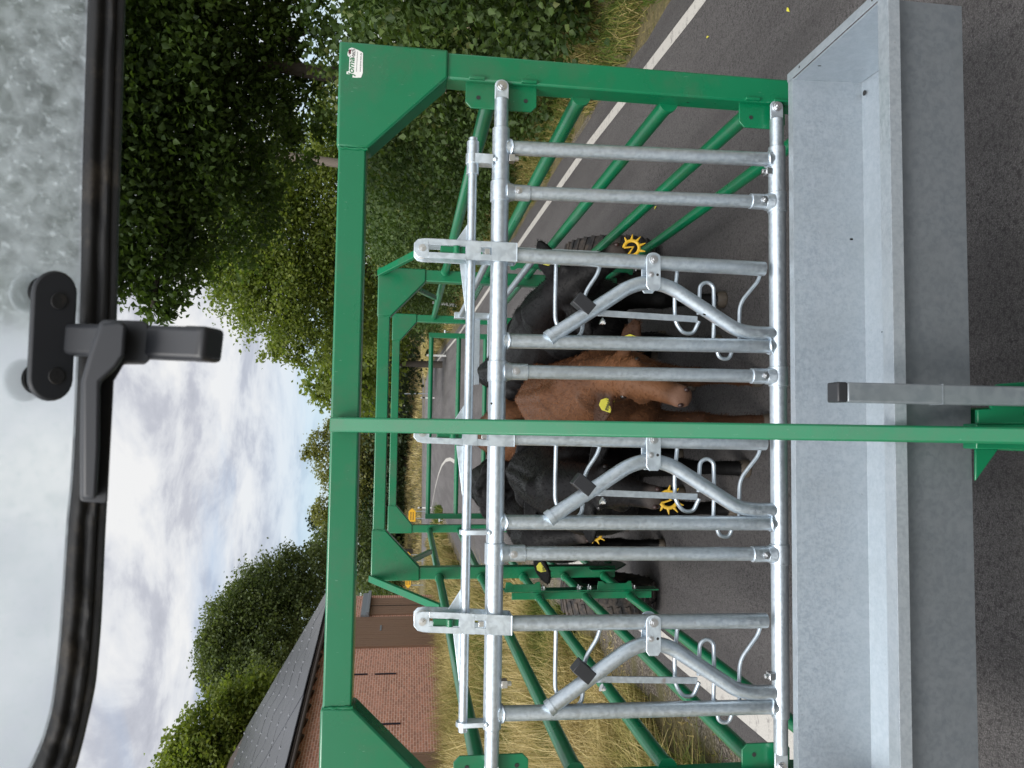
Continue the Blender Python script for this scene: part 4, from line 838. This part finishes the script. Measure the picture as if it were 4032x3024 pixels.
    # roof
    RT = lambda t, s, z=0: E0 + a * t - o * s + up * (EZ + s * TP) + Vector((o.x * TP, o.y * TP, 1)).normalized() * z
    n_r = Vector((o.x * TP, o.y * TP, 1)).normalized(); sl = 7.92; mb = MB()
    mb.prism([RT(-1.6, 0, -.16), RT(17.4, 0, -.16), RT(17.4, sl, -.16), RT(-1.6, sl, -.16)], n_r * .11)
    B2 = lambda t, s: E0 + a * t - o * (2 * sl - s) + up * (EZ + s * TP); n2 = Vector((-o.x * TP, -o.y * TP, 1)).normalized()
    mb.prism([B2(-1.6, 0) - n2 * .16, B2(17.4, 0) - n2 * .16, B2(17.4, sl) - n2 * .16, B2(-1.6, sl) - n2 * .16], n2 * .11)
    rf = mb.build('roof', M['rtile'], bn, smooth=False)
    for k in range(24): t = -1.4 + k * .8; mb = MB(); mb.bar(RT(t, .02, -.24), RT(t, .9, -.24), .09, .14, n_r); mb.build('rafter', M['rtile'], rf)
    mb = MB(); mb.tube([RT(-1.6, -.07, -.13), RT(17.4, -.07, -.13)], .055, 10); mb.build('gutter', M['rtile'], rf)
    # solar panels
    pw, ph = 1.72, 1.06; nc, nr = 11, 7; ssl = math.sqrt(1 + TP * TP)
    for r_ in range(nr):
        for c in range(nc):
            t = -1.55 + c * pw; s = .02 + r_ * ph / ssl * 1.0; s2 = s + (ph - .022) / ssl
            if s2 > sl - .05: continue
            mb = MB(); dz = rnd.uniform(-.006, .006); mb.prism([RT(t, s, dz), RT(t + pw - .022, s, dz + rnd.uniform(-.006, .006)), RT(t + pw - .022, s2, dz), RT(t, s2, dz)], n_r * .035); mb.build('solar_panel', M['pv'], rf, smooth=False)
    mb = MB()
    for r_ in range(nr):
        for c in range(nc):
            for dt in (.36, 1.34):
                t = -1.55 + c * pw + dt; s = .02 + (r_ + 1) * ph / ssl - .012
                if s < sl - .05: mb.bar(RT(t - .05, s, .037), RT(t + .05, s, .037), .07, .022, n_r)
    o_ = mb.build('panel_clamps', M['alu'], rf, smooth=False); o_['kind'] = 'stuff'
barn()
# ------------------------------------------------------------------ signs and posts
def arrow_sign(px, right, Y, label, base):
    (x0, x1, ya, yb) = px; sp = empty('direction_sign', onY(base, (ya + yb) / 2, Y), label, 'road sign', 'yellow direction signs at the junction')
    A = onY(x0, yb, Y); Bp = onY(x1, ya, Y); xl_, xr_, zt_, zb_ = A.x, Bp.x, A.z, Bp.z; zm = (zt_ + zb_) / 2; k = .28
    pl = [(xl_, zb_), (xr_ - k, zb_), (xr_, zm), (xr_ - k, zt_), (xl_, zt_)] if right else [(xl_ + k, zb_), (xr_, zb_), (xr_, zt_), (xl_ + k, zt_), (xl_, zm)]
    mb = MB(); mb.prism([(x, Y, z) for x, z in pl], (0, .04, 0)); bd = mb.build('sign_board', M['sign'], sp, smooth=False)
    mb = MB(); x = xl_ + (.12 if right else .34)
    for row in (0, 1):
        x = xl_ + (.14 if right else .36); zz = zm + (.06 if row == 0 else -.16)
        while x < xr_ - (.42 if right else .2):
            w_ = rnd.uniform(.05, .1); mb.bb((x, Y - .003, zz), (x + w_, Y - .0005, zz + .10)); x += w_ + .03
    mb.build('lettering', M['ink'], bd, smooth=False)['kind'] = 'stuff'
    for xx in (xl_ + .3, xr_ - .3): MB().tube([(xx, Y + .06, gh(xx, Y) - .1), (xx, Y + .06, zt_ + .02)], .038, 10).build('post', M['grey'], sp)
arrow_sign((1608, 1637, 2001, 2054), True, 74, 'yellow arrow sign pointing right, beside the tree trunk inside the rear portal', 1690)
arrow_sign((1594, 1617, 2172, 2222), True, 76, 'middle yellow arrow sign, right-pointing tip showing beside the green corner gusset', 1690)
arrow_sign((1596, 1618, 2262, 2317), False, 76, 'leftmost yellow arrow sign, pointing left towards the brick barn', 1690)
ysn = empty('yield_sign', onY(1678, 1550, 71), 'white triangular yield sign with red border on a grey post beyond the road', 'road sign')
MB().tube([onY(1700, 1550, 71.05), onY(1548, 1550, 71.05)], .04, 10).build('post', M['grey'], ysn)
tri = lambda e, dy: [onY(1546 - e, 1530 - e * 1.4, 71 + dy), onY(1546 - e, 1570 + e * 1.4, 71 + dy), onY(1580 + e * 1.6, 1550, 71 + dy)]
MB().prism(tri(0, -.04), (0, .03, 0)).build('red_border', M['red'], ysn, smooth=False); MB().prism(tri(-5, -.06), (0, .02, 0)).build('white_field', M['white'], ysn, smooth=False)
def delineator(b, Y, tilt, label, zb_=None):
    p = onY(b[0], b[1], Y); p.z = min(p.z, gh(p.x, p.y) + .05) if zb_ is None else zb_
    e = empty('delineator_post', p, label, 'delineator', 'white roadside delineator posts'); d_ = Vector((math.sin(tilt), 0, math.cos(tilt)))
    def seg(a_, b_, w_, name, mat): mb = MB(); mb.bar(p + d_ * a_, p + d_ * b_, w_, w_ * .8, (0, -1, 0)); mb.build(name, mat, e, bevel=.02)
    seg(-.1, .72, .115, 'post', M['white']); seg(.72, .92, .1155, 'black_band', M['ink']); seg(.92, 1.06, .115, 'cap', M['white'])
delineator((1800, 1204), 30, .10, 'leaning delineator post on the right verge, nearest to the trailer')
delineator((1722, 1400), 43, 0, 'upright delineator post on the right verge, farther than the leaning one')
delineator((1676, 1566), 60, 0, 'delineator post standing right beside the yield sign')
delineator((1672, 1999), 62, 0, 'delineator post at the left junction, beside the yellow right-pointing sign')
# ------------------------------------------------------------------ vegetation
def leaves(name, clumps, size, mat, parent, seed, droop=.3, wid=.42, sig=.2, up=.5):
    """clumps: list of (centre, radius, count)"""
    g = np.random.default_rng(seed); C, T = [], []
    for c, r, n_ in clumps:
        m = max(6, int(12 * (r / .6) ** 1.7)); v = g.normal(size=(m, 3)); v /= np.linalg.norm(v, axis=1)[:, None]; v *= (g.uniform(.35, 1.0, m) ** .45)[:, None] * r; v[:, 2] *= .85
        tone = np.clip(g.normal(.45, .22, m), 0, 1); k = g.integers(0, m, n_); s_ = sig * r + size * .4
        C.append(np.array(c) + v[k] + g.normal(size=(n_, 3)) * s_ * np.array([1, 1, .7])); T.append(np.clip(tone[k] + g.normal(0, .16, n_), 0, 1))
    C = np.concatenate(C); T = np.concatenate(T); N_ = len(C)
    nr = g.normal(size=(N_, 3)); nr[:, 2] = np.abs(nr[:, 2]) + up; nr /= np.linalg.norm(nr, axis=1)[:, None]
    d_ = g.normal(size=(N_, 3)); d_[:, 2] -= droop * 2; d_ -= nr * (d_ * nr).sum(1)[:, None]; d_ /= np.linalg.norm(d_, axis=1)[:, None]; w_ = np.cross(nr, d_)
    S_ = size * g.uniform(.65, 1.3, N_)
    tpl = np.array([(0, 0, 0), (-wid, .36, .10), (-wid * .62, .66, .07), (0, 1.05, -.10), (wid * .62, .66, .07), (wid, .36, .10)])
    V = C[:, None, :] + S_[:, None, None] * (tpl[None, :, 0:1] * w_[:, None, :] + tpl[None, :, 1:2] * d_[:, None, :] + tpl[None, :, 2:3] * nr[:, None, :])
    ix = np.arange(N_)[:, None] * 6; Fc = np.stack([ix + np.array([[0, 3, 2, 1]]), ix + np.array([[0, 5, 4, 3]])], 1).reshape(-1, 4)
    return np_mesh(name, V.reshape(-1, 3), Fc, mat, np.repeat(T, 2), parent)
def pxblobs(bl, dens, size):
    out = []
    for x, y, Y, r in bl: out.append((tuple(onY(x, y, Y)), r, max(40, int(dens * 4 * math.pi * r * r / (size * size * .55)))))
    return out
def tree(name, label, cat, group, trunk, bl, size, mat, dens=1.0, limbs=6, seed=0, droop=.3, tr0=.16, sig=.2, wid=.42, extra=()):
    base = Vector(trunk[0]); e = empty(name, base, label, cat, group); cl = pxblobs(bl, dens, size) + list(extra)
    r_ = random.Random(seed); n_ = len(trunk); mb = MB()
    mb.tube(fillet(trunk, .8, 4), [tr0 * (1 - .6 * k / (len(fillet(trunk, .8, 4)) - 1)) for k in range(len(fillet(trunk, .8, 4)))], 12)
    tp = Vector(trunk[-1]); t1 = Vector(trunk[-2]).lerp(tp, .4)
    for k in range(min(limbs, len(cl))):
        c = Vector(cl[k * len(cl) // max(1, limbs)][0]); s0 = t1.lerp(tp, r_.random()); m = s0.lerp(c, .5) + Vector((r_.uniform(-.3, .3), r_.uniform(-.3, .3), .25)); mb.tube(fillet([s0, m, c], .6, 4), [tr0 * (.38 - .028 * q) for q in range(len(fillet([s0, m, c], .6, 4)))], 7)
    mb.build('trunk', M['bark'], e); leaves('crown', cl, size, mat, e, seed, droop, wid, sig); return e
GR = 'trees along the right of the road'
T1 = [(560, 150, 10.5, 1.5), (560, 500, 11, 1.5), (540, 830, 11.5, 1.2), (640, 1030, 12, .75), (760, 250, 11.5, 1.45), (790, 600, 12, 1.35), (500, 1130, 11.5, .42), (600, 1210, 11.5, .28), (690, 1190, 11.7, .24), (900, 130, 12, 1.2), (930, 430, 12.5, 1.1), (880, 820, 13, 1.0), (1010, 640, 13.5, .72), (1050, 170, 12.5, .55), (1130, 470, 13.5, .42), (960, -120, 12, 1.1), (520, -250, 11, 1.8), (1240, 40, 10, .26), (1200, 130, 12, .30), (1290, 150, 12, .22), (1140, 330, 12.5, .34), (1230, 400, 13, .36), (1200, 560, 14, .4), (1270, 500, 14, .3), (1290, 330, 13, .25),
      (230, 150, 10, 1.7), (210, 600, 10.5, 1.6), (260, 960, 11, 1.0), (-150, 300, 10, 1.8), (-120, 800, 10.5, 1.4), (760, -350, 11.5, 1.7), (330, 400, 11, 1.4), (430, 720, 11.2, 1.2), (690, 850, 12.4, .9)]
b = onY(1340, 302, 12); tree('maple_tree', 'dark broad-leaved tree nearest the camera, hanging over the top right of the trailer', 'tree', GR, [(b.x + .1, 12, -.1), tuple(b), tuple(onY(1040, 250, 12)), tuple(onY(800, 300, 12))], T1, .088, M['mapleleaf'], .85, 9, 3, .7, .15, .15)
T2 = [(1000, 1000, 26, 2.0), (960, 1130, 26, 1.25), (890, 1070, 26, .7), (1090, 1190, 26, 1.7), (1130, 1340, 26.5, .75), (1060, 1370, 26.5, .45), (1190, 950, 27, 2.2), (1270, 1150, 27, 2.0), (1290, 1330, 27, 1.0), (1400, 1000, 27, 2), (1430, 1200, 28, 1.7), (1000, 820, 27, 1.9), (1250, 740, 27, 1.8), (840, 1050, 26, .55), (1180, 1400, 27, .45), (1120, 650, 28, 1.6), (1400, 700, 28, 1.8), (1330, 500, 26, 1.2)]
b = onY(1300, 1080, 27); tree('lime_tree', 'yellow-green leafy tree behind the dark overhanging one, right of the sky', 'tree', GR, [(b.x + .4, 27, -.1), (b.x + .2, 27, 2.6), tuple(b), tuple(onY(1050, 1050, 26.5))], T2, .115, M['limeleaf'], 1.1, 8, 4, .35, .26, .17)
T3 = [(1290, 1470, 42, 1.6), (1235, 1530, 42, .55), (1255, 1570, 42, .4), (1390, 1400, 42, 2.4), (1450, 1530, 44, 2.0), (1330, 1600, 43, .45), (1310, 1560, 43, .8), (1480, 1350, 44, 2.2)]
b = onY(1500, 1430, 43); tree('lime_tree', 'small green tree farther along the right, against the blue patch of sky', 'tree', GR, [(b.x, 43, .2), (b.x, 43, 2.0), tuple(b), tuple(onY(1340, 1470, 42.5))], T3, .26, M['limeleaf'], 1.0, 5, 5, .3, .2, .17)
T4 = [(1440, 1300, 52, 3.0), (1470, 1480, 56, 2.6), (1500, 1620, 62, 2.4), (1540, 1420, 58, 2.6), (1560, 1250, 50, 2.2)]
b = onY(1640, 1430, 56); tree('oak_tree', 'shaded dark tree right of the yield sign, under the second portal beam', 'tree', GR, [(b.x, 56, .2), tuple(b), tuple(onY(1500, 1430, 56))], T4, .3, M['darkleaf'], 1.0, 4, 6, .3, .22)
# shrubs on the right verge, behind the trailer rails
for lab, bl, mt, sd in (('leafy green shrub with yellowish tips right behind the front gusset', [(1560, 480, 17, .75), (1620, 560, 17, .7), (1500, 600, 18, .9), (1680, 470, 17, .6)], 'hedgeleaf', 11),
                        ('bluish green shrub below the second portal on the right verge', [(1540, 720, 22, 1.0), (1600, 800, 22, .9), (1640, 690, 22, .8)], 'oakleaf', 12),
                        ('dense green shrub behind the leaning delineator post', [(1580, 950, 30, 1.2), (1600, 1080, 32, 1.2), (1640, 1180, 34, 1.0), (1540, 1150, 34, 1.3)], 'hedgeleaf', 13)):
    p = onY(bl[0][0], bl[0][1], bl[0][2]); p.z = gh(p.x, p.y); e = empty('shrub', p, lab, 'shrub', 'shrubs on the right verge'); leaves('foliage', pxblobs(bl, 1.3, .085 * bl[0][2] / 17), .085 * bl[0][2] / 17, M[mt], e, sd, .3)
    mb = MB(); [mb.tube([p + Vector((rnd.uniform(-.1, .1), rnd.uniform(-.1, .1), -.05)), Vector(onY(q[0], q[1], q[2]))], [.03, .012], 6) for q in bl]; mb.build('stems', M['bark'], e)
hd = empty('hedge', (xr(9) + 1.3, 9, gh(xr(9) + 1.3, 9)), 'tall clipped green hedge along the right side of the road', 'hedge')
hb = []; yv = 4.0
while yv < 46:
    st = .55 + yv * .012
    for zz in np.arange(.25, 2.75 + .15 * math.sin(yv * 1.3), .46 + yv * .006):
        for off in (0, .55): hb.append(((xr(yv) + .98 + off * 1.0 + .10 * math.sin(yv * 2.1 + zz) , yv + rnd.uniform(-.15, .15), gh(xr(yv) + 1.4, yv) + zz), .42 + yv * .003, int(420 / (1 + yv * .055))))
    yv += st
leaves('foliage', hb, .088, M['hedgeleaf'], hd, 21, .35, .42, .3, .3)
mb = MB()
for k in range(26): yy = 4.5 + k * 1.6; x = xr(yy) + 1.7; mb.tube([(x, yy, 0), (x + rnd.uniform(-.2, .2), yy + rnd.uniform(-.3, .3), 2.2)], [.035, .012], 6)
mb.build('stems', M['bark'], hd)['kind'] = 'stuff'
up_ = empty('utility_pole', (6.15, 18, .4), 'grey weathered wooden utility pole behind the right verge shrubs', 'pole'); mb = MB(); q0 = onY(1640, 684, 18); q1 = onY(1105, 612, 18); dq = (q1 - q0); mb.tube([q0 - dq * .6, q0, q1, q1 + dq * .9], [.125, .11, .10, .085], 14); mb.build('shaft', M['pole'], up_)
GB = 'trees beyond the crossing road'; GL = 'trees behind the brick barn'
def far(name, lab, grp, bl, mat, size, seed, ty, tx, dens=1.0, tr0=.28):
    p = onY(tx, ty, bl[0][2]); base = Vector((p.x, p.y, gh(p.x, p.y) - .1)); tree(name, lab, 'tree', grp, [tuple(base), tuple(base.lerp(p, .6)), tuple(p)], bl, size, M[mat], dens, 4, seed, .3, tr0, .11, .46)
far('lime_tree', 'loose olive-green tree just left of the centre brace top, beyond the crossing road', GB, [(1255, 1745, 112, 2.0), (1225, 1780, 112, 1.4), (1290, 1830, 112, 2.6), (1320, 1700, 112, 2.2), (1390, 1760, 112, 3.6), (1300, 1900, 113, 1.5), (1430, 1880, 113, 3.2), (1205, 1790, 112, .7), (1470, 1700, 113, 3.0)], 'oliveleaf', .34, 31, 1803, 1420)
far('lime_tree', 'yellowish olive tree between the loose tree and the dark ones left of it', GB, [(1280, 2010, 114, 2.1), (1250, 2020, 114, 1.2), (1330, 2050, 114, 2.6), (1400, 1980, 114, 3.4), (1440, 2060, 114, 2.8), (1300, 2060, 114, 1.8)], 'oliveleaf', .34, 32, 1985, 1420)
far('spruce_tree', 'slender bluish conifer top between the olive tree and the dark trees', GB, [(1235, 2060, 125, 1.1), (1265, 2075, 125, 1.3), (1300, 2085, 125, 1.6), (1350, 2090, 125, 2.0), (1225, 2045, 125, .6)], 'darkleaf', .42, 33, 2080, 1300)
far('oak_tree', 'dark green tree right of the barn, rising towards the conifer', GB, [(1290, 2140, 98, 2.2), (1250, 2190, 96, 2.0), (1330, 2200, 97, 2.6), (1400, 2130, 99, 3.0), (1430, 2240, 97, 3.2), (1510, 2160, 99, 2.6), (1500, 2290, 96, 2.6)], 'oakleaf', .38, 34, 2170, 1400)
for k, (y, lab) in enumerate(((1420, 'dark shrub strip at the right end of the embankment'), (1650, 'dark shrub beside the yield sign on the embankment'), (1850, 'dark shrub between the two bare trunks'), (2080, 'dark shrub behind the yellow right-pointing sign'), (2270, 'dark shrub behind the leftmost yellow arrow sign'))):
    Yk = 116 - k * 2.5; bl = [(1545 + rnd.uniform(-18, 12), y + dy, Yk + rnd.uniform(-1, 1), rnd.uniform(1.9, 2.7)) for dy in (-85, -45, 0, 45, 85)] + [(1480 + rnd.uniform(-15, 15), y + dy, Yk + 3, 2.8) for dy in (-60, 50)]
    p = onY(1600, y, Yk); p.z = gh(p.x, p.y); e = empty('shrub', p, lab, 'shrub', 'dark shrubs on the embankment'); leaves('foliage', pxblobs(bl, 1.5, .4), .4, M['darkleaf'], e, 40 + k, .3, .46)
    mb = MB(); [mb.tube([p + Vector((rnd.uniform(-1, 1), 0, -.2)), Vector(onY(q[0], q[1], q[2]))], [.1, .05], 6) for q in bl[:5]]; mb.build('stems', M['bark'], e)
far('chestnut_tree', 'big round dark green tree behind the barn roof, nearest the sky in the middle', GL, [(950, 2440, 58, 3.0), (885, 2480, 57, 2.0), (880, 2570, 56, 2.3), (850, 2520, 57, 1.3), (1040, 2350, 60, 3.0), (1000, 2650, 55, 2.4), (930, 2660, 55, 1.6), (1120, 2290, 61, 2.6), (1120, 2480, 58, 3.2), (1230, 2400, 60, 3.0), (960, 2340, 60, 1.4), (845, 2630, 55, 1.5), (815, 2560, 56, 1.0), (880, 2690, 55, 1.5), (960, 2700, 54, 2.0), (1060, 2680, 53, 2.2), (1060, 2560, 57, 2.8), (1010, 2270, 61, .9), (1230, 2260, 62, 2.4)], 'oakleaf', .19, 51, 2450, 1150, 1.1)
far('ash_tree', 'lighter green tree at the far left behind the solar roof', GL, [(960, 2790, 46, 1.5), (875, 2880, 45, 1.7), (900, 2810, 46, 1.0), (800, 2960, 44, 2.0), (740, 3020, 44, 1.8), (1010, 2880, 46, 2.0), (1050, 2770, 46, 1.7), (940, 2990, 45, 2.4), (690, 3060, 44, 1.6), (850, 2795, 45, 1.3), (785, 2880, 45, 1.4), (735, 2960, 44, 1.5), (930, 2740, 47, 1.2), (1000, 2730, 46, 1.3), (840, 3080, 44, 2.4)], 'limeleaf', .21, 52, 2900, 1050, 1.0)
g_ = np.random.default_rng(5); wood = [((float(x), float(g_.uniform(150, 175)), float(g_.uniform(.5, 9))), 3.2, 110) for x in g_.uniform(-95, 75, 190)]
tag(leaves('distant_wood', wood, 1.1, M['darkleaf'], None, 99, .3, .46, .2), 'dark distant wood behind the shrubs of the embankment', 'wood', None, 'stuff')
# ---- grass
def blades(name, pts, hts, wds, mat, tint, seed, lean=.5, label=None):
    g = np.random.default_rng(seed); n_ = len(pts); P = np.asarray(pts, float); h = np.asarray(hts); w = np.asarray(wds)
    a = g.uniform(0, 2 * math.pi, n_); side = np.stack([np.cos(a), np.sin(a), np.zeros(n_)], 1); l_ = g.normal(0, lean, (n_, 2)) + np.array([.12, -.05]); ld = np.stack([l_[:, 0], l_[:, 1], np.zeros(n_)], 1)
    r0 = P; r1 = P + np.array([0, 0, 1]) * (h * .55)[:, None] + ld * (h * .30)[:, None]; r2 = P + np.array([0, 0, 1]) * (h * (.92 - .3 * np.minimum(1, np.hypot(l_[:, 0], l_[:, 1]))))[:, None] + ld * (h * .95)[:, None]
    V = np.stack([r0 - side * (w * .5)[:, None], r0 + side * (w * .5)[:, None], r1 + side * (w * .42)[:, None], r1 - side * (w * .42)[:, None], r2 + side * (w * .10)[:, None], r2 - side * (w * .10)[:, None]], 1)
    ix = np.arange(n_)[:, None] * 6; Fc = np.stack([ix + np.array([[0, 1, 2, 3]]), ix + np.array([[3, 2, 4, 5]])], 1).reshape(-1, 4)
    return tag(np_mesh(name, V.reshape(-1, 3), Fc, mat, np.repeat(tint, 2)), label, 'grass', None, 'stuff')
def pn(x, y, s): return .5 + .25 * np.sin(x * 1.3 * s + 2 * np.sin(y * .7 * s)) + .25 * np.sin(y * 1.1 * s + 1.7 * np.sin(x * .9 * s + 1))
def field(n_, x0, x1, y0, y1, seed, keep):
    g = np.random.default_rng(seed); out = []; y = g.uniform(y0, y1, n_ * 2); x = g.uniform(x0, x1, n_ * 2)
    if x0 < -4: x = np.maximum(x0, -.60 * y - .8) + (x - x0) / (x1 - x0) * (x1 - np.maximum(x0, -.60 * y - .8))
    k = [i for i in range(n_ * 2) if keep(x[i], y[i])][:n_]; return x[k], y[k], g
BW = lambda x, y: (Vector((x, y, 0)) - Vector((-7.41, 32.59, 0))).dot(Vector((.9781, -.2079, 0)))      # distance in front of the barn wall
def verge(name, label, n_, x0, x1, y0, y1, hm, wd, mat, seed, keep, tb=0.0, lean=.5):
    x, y, g = field(n_, x0, x1, y0, y1, seed, keep); z = np.array([gh(a_, b_) - .02 for a_, b_ in zip(x, y)]); gp = pn(x, y, 1.1); gp2 = pn(x + 9, y, 2.7)
    t = np.clip(-.14 + .62 * gp + .42 * gp2 + g.normal(0, .17, len(x)) + tb, 0, 1); h = hm * g.uniform(.4, 1.25, len(x)) * (.55 + .65 * gp2); return blades(name, np.stack([x, y, z], 1), h, wd * g.uniform(.6, 1.4, len(x)), mat, t, seed + 1, lean, label)
lk = lambda x, y: x < xl(y) - .30 - .22 * math.sin(y * 1.9) ** 2 and (BW(x, y) > .1 or y < 12 or y > 34.5)
edge = lambda x, y: min(1, (xl(y) - .4 - x) / 1.2)
verge('dry_grass', 'tall dry straw-coloured grass on the left verge beside the trailer', 64000, -8, -2.2, 2.0, 14, .50, .0085, M['straw'], 61, lk, 0, .55)
verge('dry_grass', 'tall dry grass with seed heads in front of the brick barn', 52000, -11, -2.4, 13.5, 34, 1.05, .015, M['straw'], 63, lk, .02, .40)
verge('green_grass', 'short green grass patches under the dry grass on the left verge', 40000, -9, -2.2, 2.2, 24, .34, .010, M['greengrass'], 65, lambda x, y: lk(x, y) and pn(x, y, 1.1) < .56, -.1, .5)
verge('dry_grass', 'dry grass around the left junction below the yellow signs', 34000, -34, -4.5, 33, 92, .60, .035, M['straw'], 67, lambda x, y: lk(x, y) and BW(x, y) > -9 and (Vector((x, y, 0)) - CR0).dot(CRN) < -3.5, 0, .4)
verge('dry_grass', 'pale dry grass on the embankment behind the crossing road', 26000, -40, 25, 80, 135, .75, .07, M['straw'], 69, lambda x, y: 3.6 < (Vector((x, y, 0)) - CR0).dot(CRN) < 13, .22, .4)
rk = lambda x, y: xr(y) + .04 + .16 * math.sin(y * 2.2) ** 2 < x < xr(y) + 1.4
verge('dry_grass', 'brown and dry grass strip between the road and the hedge', 46000, 3, 7, 3.5, 30, .27, .0085, M['straw'], 71, rk, -.16, .65)
verge('green_grass', 'short green grass mixed into the dry strip on the right verge', 26000, 3, 7, 3.5, 30, .22, .009, M['greengrass'], 83, rk, -.05, .6)
verge('dry_grass', 'far dry grass strip along the right side of the road', 14000, 4, 9, 29, 90, .45, .03, M['straw'], 73, lambda x, y: xr(y) + .3 < x < xr(y) + 3, .1, .45)
verge('green_grass', 'small green grass tuft at the inner bend of the left edge line', 2500, -7, -4.4, 43, 49, .5, .03, M['greengrass'], 75, lambda x, y: x < xl(y) + .35, 0, .4)
verge('dry_grass', 'tall pale seed stalks standing above the grass on the left verge', 9000, -11, -2.9, 5, 34, 1.05, .007, M['straw'], 77, lk, .3, .16)
verge('straw_litter', 'dry straw litter and leaf bits on the gravel beside the left edge line', 9000, -4.5, -1.9, 2.2, 16, .05, .014, M['straw'], 79, lambda x, y: xl(y) - .75 < x < xl(y) + .03, -.05, 1.6)
verge('straw_litter', 'brown litter and dead leaves along the right road edge', 9000, 2.8, 5, 3.5, 24, .05, .014, M['straw'], 81, lambda x, y: xr(y) - .08 < x < xr(y) + .5, -.1, 1.6)
# ---- fallen leaves on the road and litter
def leaf_on(x, y, sz, ang, label, mat, z=.016):
    p = onZ(x, y, z); mb = MB(); u = Vector((math.cos(ang), math.sin(ang), 0)) * sz; w_ = Vector((-math.sin(ang), math.cos(ang), 0)) * sz * .45
    mb.add([p - u, p + w_ + Vector((0, 0, .008)), p + u + Vector((0, 0, .004)), p - w_ + Vector((0, 0, .006)), p - u + Vector((0, 0, .002)), p + w_ + Vector((0, 0, .010)), p + u + Vector((0, 0, .006)), p - w_ + Vector((0, 0, .008))], [(0, 3, 2, 1), (4, 5, 6, 7), (0, 1, 5, 4), (1, 2, 6, 5), (2, 3, 7, 6), (3, 0, 4, 7)])
    tag(mb.build('fallen_leaf', mat, smooth=False), label, 'leaf', 'fallen leaves on the asphalt')
leaf_on(3106, 38, .022, .5, 'yellow fallen leaf on the asphalt beside the trough end', M['tagm']); leaf_on(2788, 146, .02, 1.3, 'pale fallen leaf on the asphalt right of the front post', M['tagm']); leaf_on(2582, 818, .025, 2.0, 'pale fallen leaf on the road between the right rails', M['tagm'])
